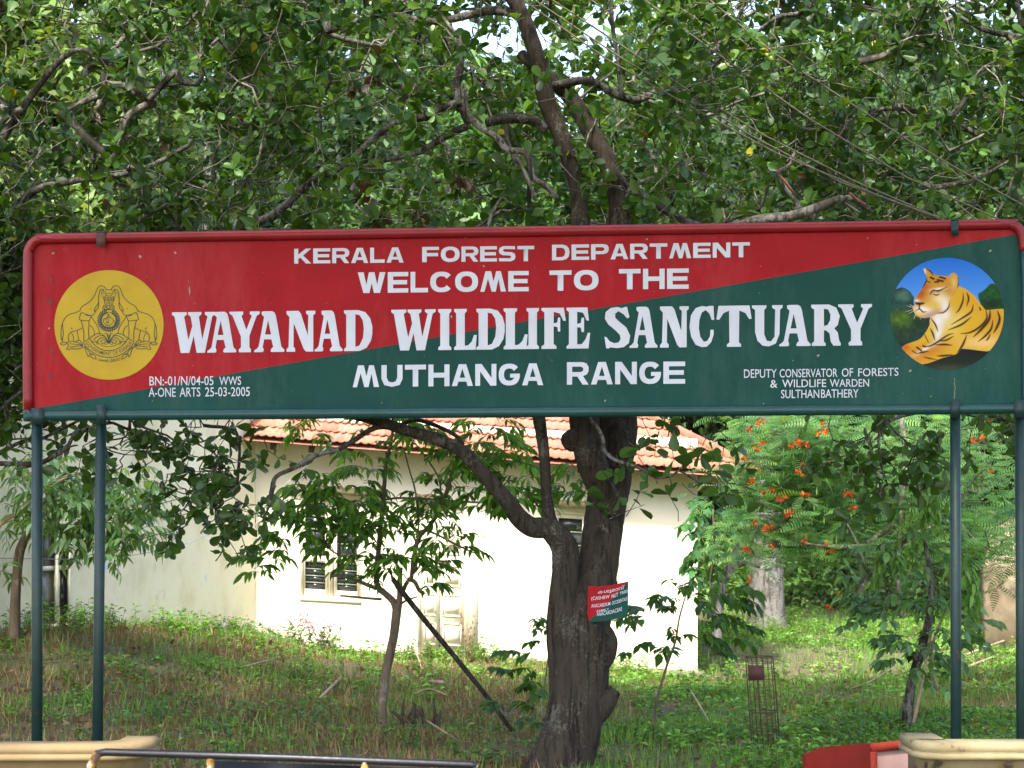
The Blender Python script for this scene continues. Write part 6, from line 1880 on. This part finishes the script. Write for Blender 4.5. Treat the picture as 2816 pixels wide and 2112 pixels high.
# fallen sticks
M_stick = paint('dry_stick', (.34, .26, .16), (.2, .14, .08), 10, .85, 30, .2)
def on_ground(u, v, h=.05):
    d = ray(u, v); t_ = (0 - CAMZ) / d.z
    for _ in range(30):
        p = CAMP + d * t_; g_ = gz1(p.x, p.y) + h
        t_ = (g_ - CAMZ) / d.z
    return CAMP + d * t_
sticks = [([(205, 1826), (232, 1837), (300, 1844), (420, 1848), (540, 1853)], 7, 'longest pale fallen stick lying level behind the second left post'),
          ([(35, 1940), (60, 1918), (92, 1902)], 6, 'short whitish stick at the far left near the parapet'), ([(130, 1862), (190, 1888), (250, 1910)], 6, 'tan stick sloping down between the two left posts'),
          ([(350, 1920), (410, 1902), (480, 1890), (540, 1880)], 5, 'thin brown stick arching upward right of the second post'), ([(180, 1872), (240, 1886), (300, 1903)], 5, 'brown stick slanting behind the second left post'),
          ([(600, 1850), (690, 1828), (770, 1808)], 5, 'thin tan stick rising toward the pink flowers'), ([(880, 1920), (905, 1895), (938, 1862)], 9, 'stout pale stick pointing up left of the young tree'),
          ([(1140, 1908), (1180, 1895), (1230, 1912)], 6, 'pale curved twig right of the young tree trunk'), ([(1180, 1875), (1225, 1878)], 11, 'short thick pale stick near the leaning pole'),
          ([(1170, 1980), (1210, 2005), (1265, 2042)], 6, 'tan stick sloping right of the cut stump'), ([(1900, 1900), (1930, 1950), (1950, 1985)], 5, 'thin dry stalk slanting in the grass right of the sapling'),
          ([(2450, 1840), (2400, 1870), (2330, 1900)], 5, 'thin twig in the grass left of the small tree'), ([(2660, 1800), (2740, 1770), (2816, 1745)], 8, 'upper grey fallen branch by the old wall'),
          ([(2670, 1830), (2750, 1800), (2816, 1775)], 7, 'lower grey fallen branch by the old wall'), ([(1100, 1760), (1140, 1790), (1160, 1840)], 5, 'dry forked twig below the house door')]
for pts, w, lb in sticks:
    q = []
    for i, (u, v) in enumerate(pts):
        p = on_ground(u, v, .11 + .03 * math.sin(i * 2.0)); q.append((p.x, p.y, p.z, w * .5 * p.y / FPX))
    s = catmull(q, 4); mb = MB(); mb.tube([a[:3] for a in s], [a[3] for a in s], 6, 0, .1)
    tag(mb.build('fallen_stick', M_stick, None, True), lb, 'stick', 'sticks lying in the grass')
# cut clumps of dark stalks
for (u, v, k, hh, lb) in ((1150, 2025, 13, .26, 'dark clump of cut stalks right of the young tree trunk'), (165, 1900, 12, .22, 'dark brown clump of dry stalks between the left posts')):
    g_ = on_ground(u, v, 0)
    rr = empty('stump_clump', g_, lb, 'stump')
    for _ in range(k):
        x = g_.x + R.normal(0, .09); y = g_.y + R.normal(0, .08)
        mb = MB(); h = hh * R.uniform(.5, 1.2)
        mb.tube([(x, y, g_.z - .05), (x + R.normal(0, .02), y, g_.z + h * .6), (x + R.normal(0, .05), y, g_.z + h)], [.02, .015, .008], 6, 0, .15)
        mb.build('stalk', M_dkwood, rr)
# flowering plants by the house wall
PK = ([(.62, .22, .50), (.70, .40, .62), (.60, .10, .30)], [3, 2, 1])
fl_ = [(822, 1785, 110, 'tall pink flowering plant nearest the shaded corner'), (862, 1785, 90, 'bushy pink flowering plant in the middle of the flower row'), (900, 1790, 70, 'short dense pink flowering plant at the right of the row'),
       (665, 1790, 60, 'small pale flowered plant before the shaded wall'), (790, 1790, 90, 'tall thin stemmed plant at the left of the flower row'), (805, 1830, 22, 'low plant with one bright pink flower in the grass')]
for u, v, hpx, lb in fl_:
    Yf = 23.8
    g_ = P(u, v, Yf); g_.z = gz1(g_.x, g_.y)
    rr = empty('flowering_plant', g_, lb, 'flower', 'pink flowering plants by the house wall')
    hz = hpx * Yf / FPX + max(0, P(u, v, Yf).z - g_.z)
    mb = MB(); L = Leaves(); L2 = Leaves()
    for _ in range(9):
        dx, dy = R.normal(0, .12), R.normal(0, .08); h = hz * R.uniform(.6, 1.05)
        mb.tube([(g_.x, g_.y, g_.z - .02), (g_.x + dx * .6, g_.y + dy * .6, g_.z + h * .5), (g_.x + dx * 1.4, g_.y + dy, g_.z + h)], [.004, .003, .002], 4)
        for t_ in np.linspace(.25, .95, 12):
            p = np.array([g_.x + dx * 1.3 * t_, g_.y + dy * t_, g_.z + h * t_])
            L.add(p[None, :], R.normal(0, 1, 3) * np.array([1, 1, .4]), np.array([0, 0, 1]) + R.normal(0, .3, 3), R.uniform(.04, .075), palette([(.08, .16, .05), (.14, .24, .09)], [1, 1], 1))
        p = np.array([g_.x + dx * 1.4, g_.y + dy, g_.z + h])
        L2.add(p + R.normal(0, .02, (6, 3)), norm(R.normal(0, 1, (6, 3))), norm(R.normal(0, 1, (6, 3))), R.uniform(.02, .045, 6), palette(*PK, 6))
    mb.build('stem', M_young, rr); L.emit('foliage', WEED, M_leafy, rr, 0); L2.emit('petals', T_SMALL, M_petal, rr, 0)
mb = MB()
q = P(1285, 1800, 24.3)
for i in range(7):
    dx = R.normal(.1, .12); h = R.uniform(.3, .62)
    mb.tube([(q.x, q.y, q.z - .1), (q.x + dx * .5, q.y, q.z + h * .5), (q.x + dx, q.y, q.z + h)], [.005, .004, .002], 4)
    for t_ in (.5, .65, .8, .95):
        mb.tube([(q.x + dx * t_, q.y, q.z + h * t_), (q.x + dx * t_ + R.normal(0, .02), q.y, q.z + h * t_ - .05)], [.002, .012], 4)
tag(mb.build('dry_plant', paint('dry_brown', (.25, .15, .09), (.18, .1, .06), 9, .9), None), 'dry brown dead stalk standing against the wall right of the door', 'plant')
# long grass tufts, leafy low plants
print('objects', len(bpy.data.objects), 'tris', sum(len(o.data.loops) - 2 * len(o.data.polygons) for o in bpy.data.objects if o.type == 'MESH'))
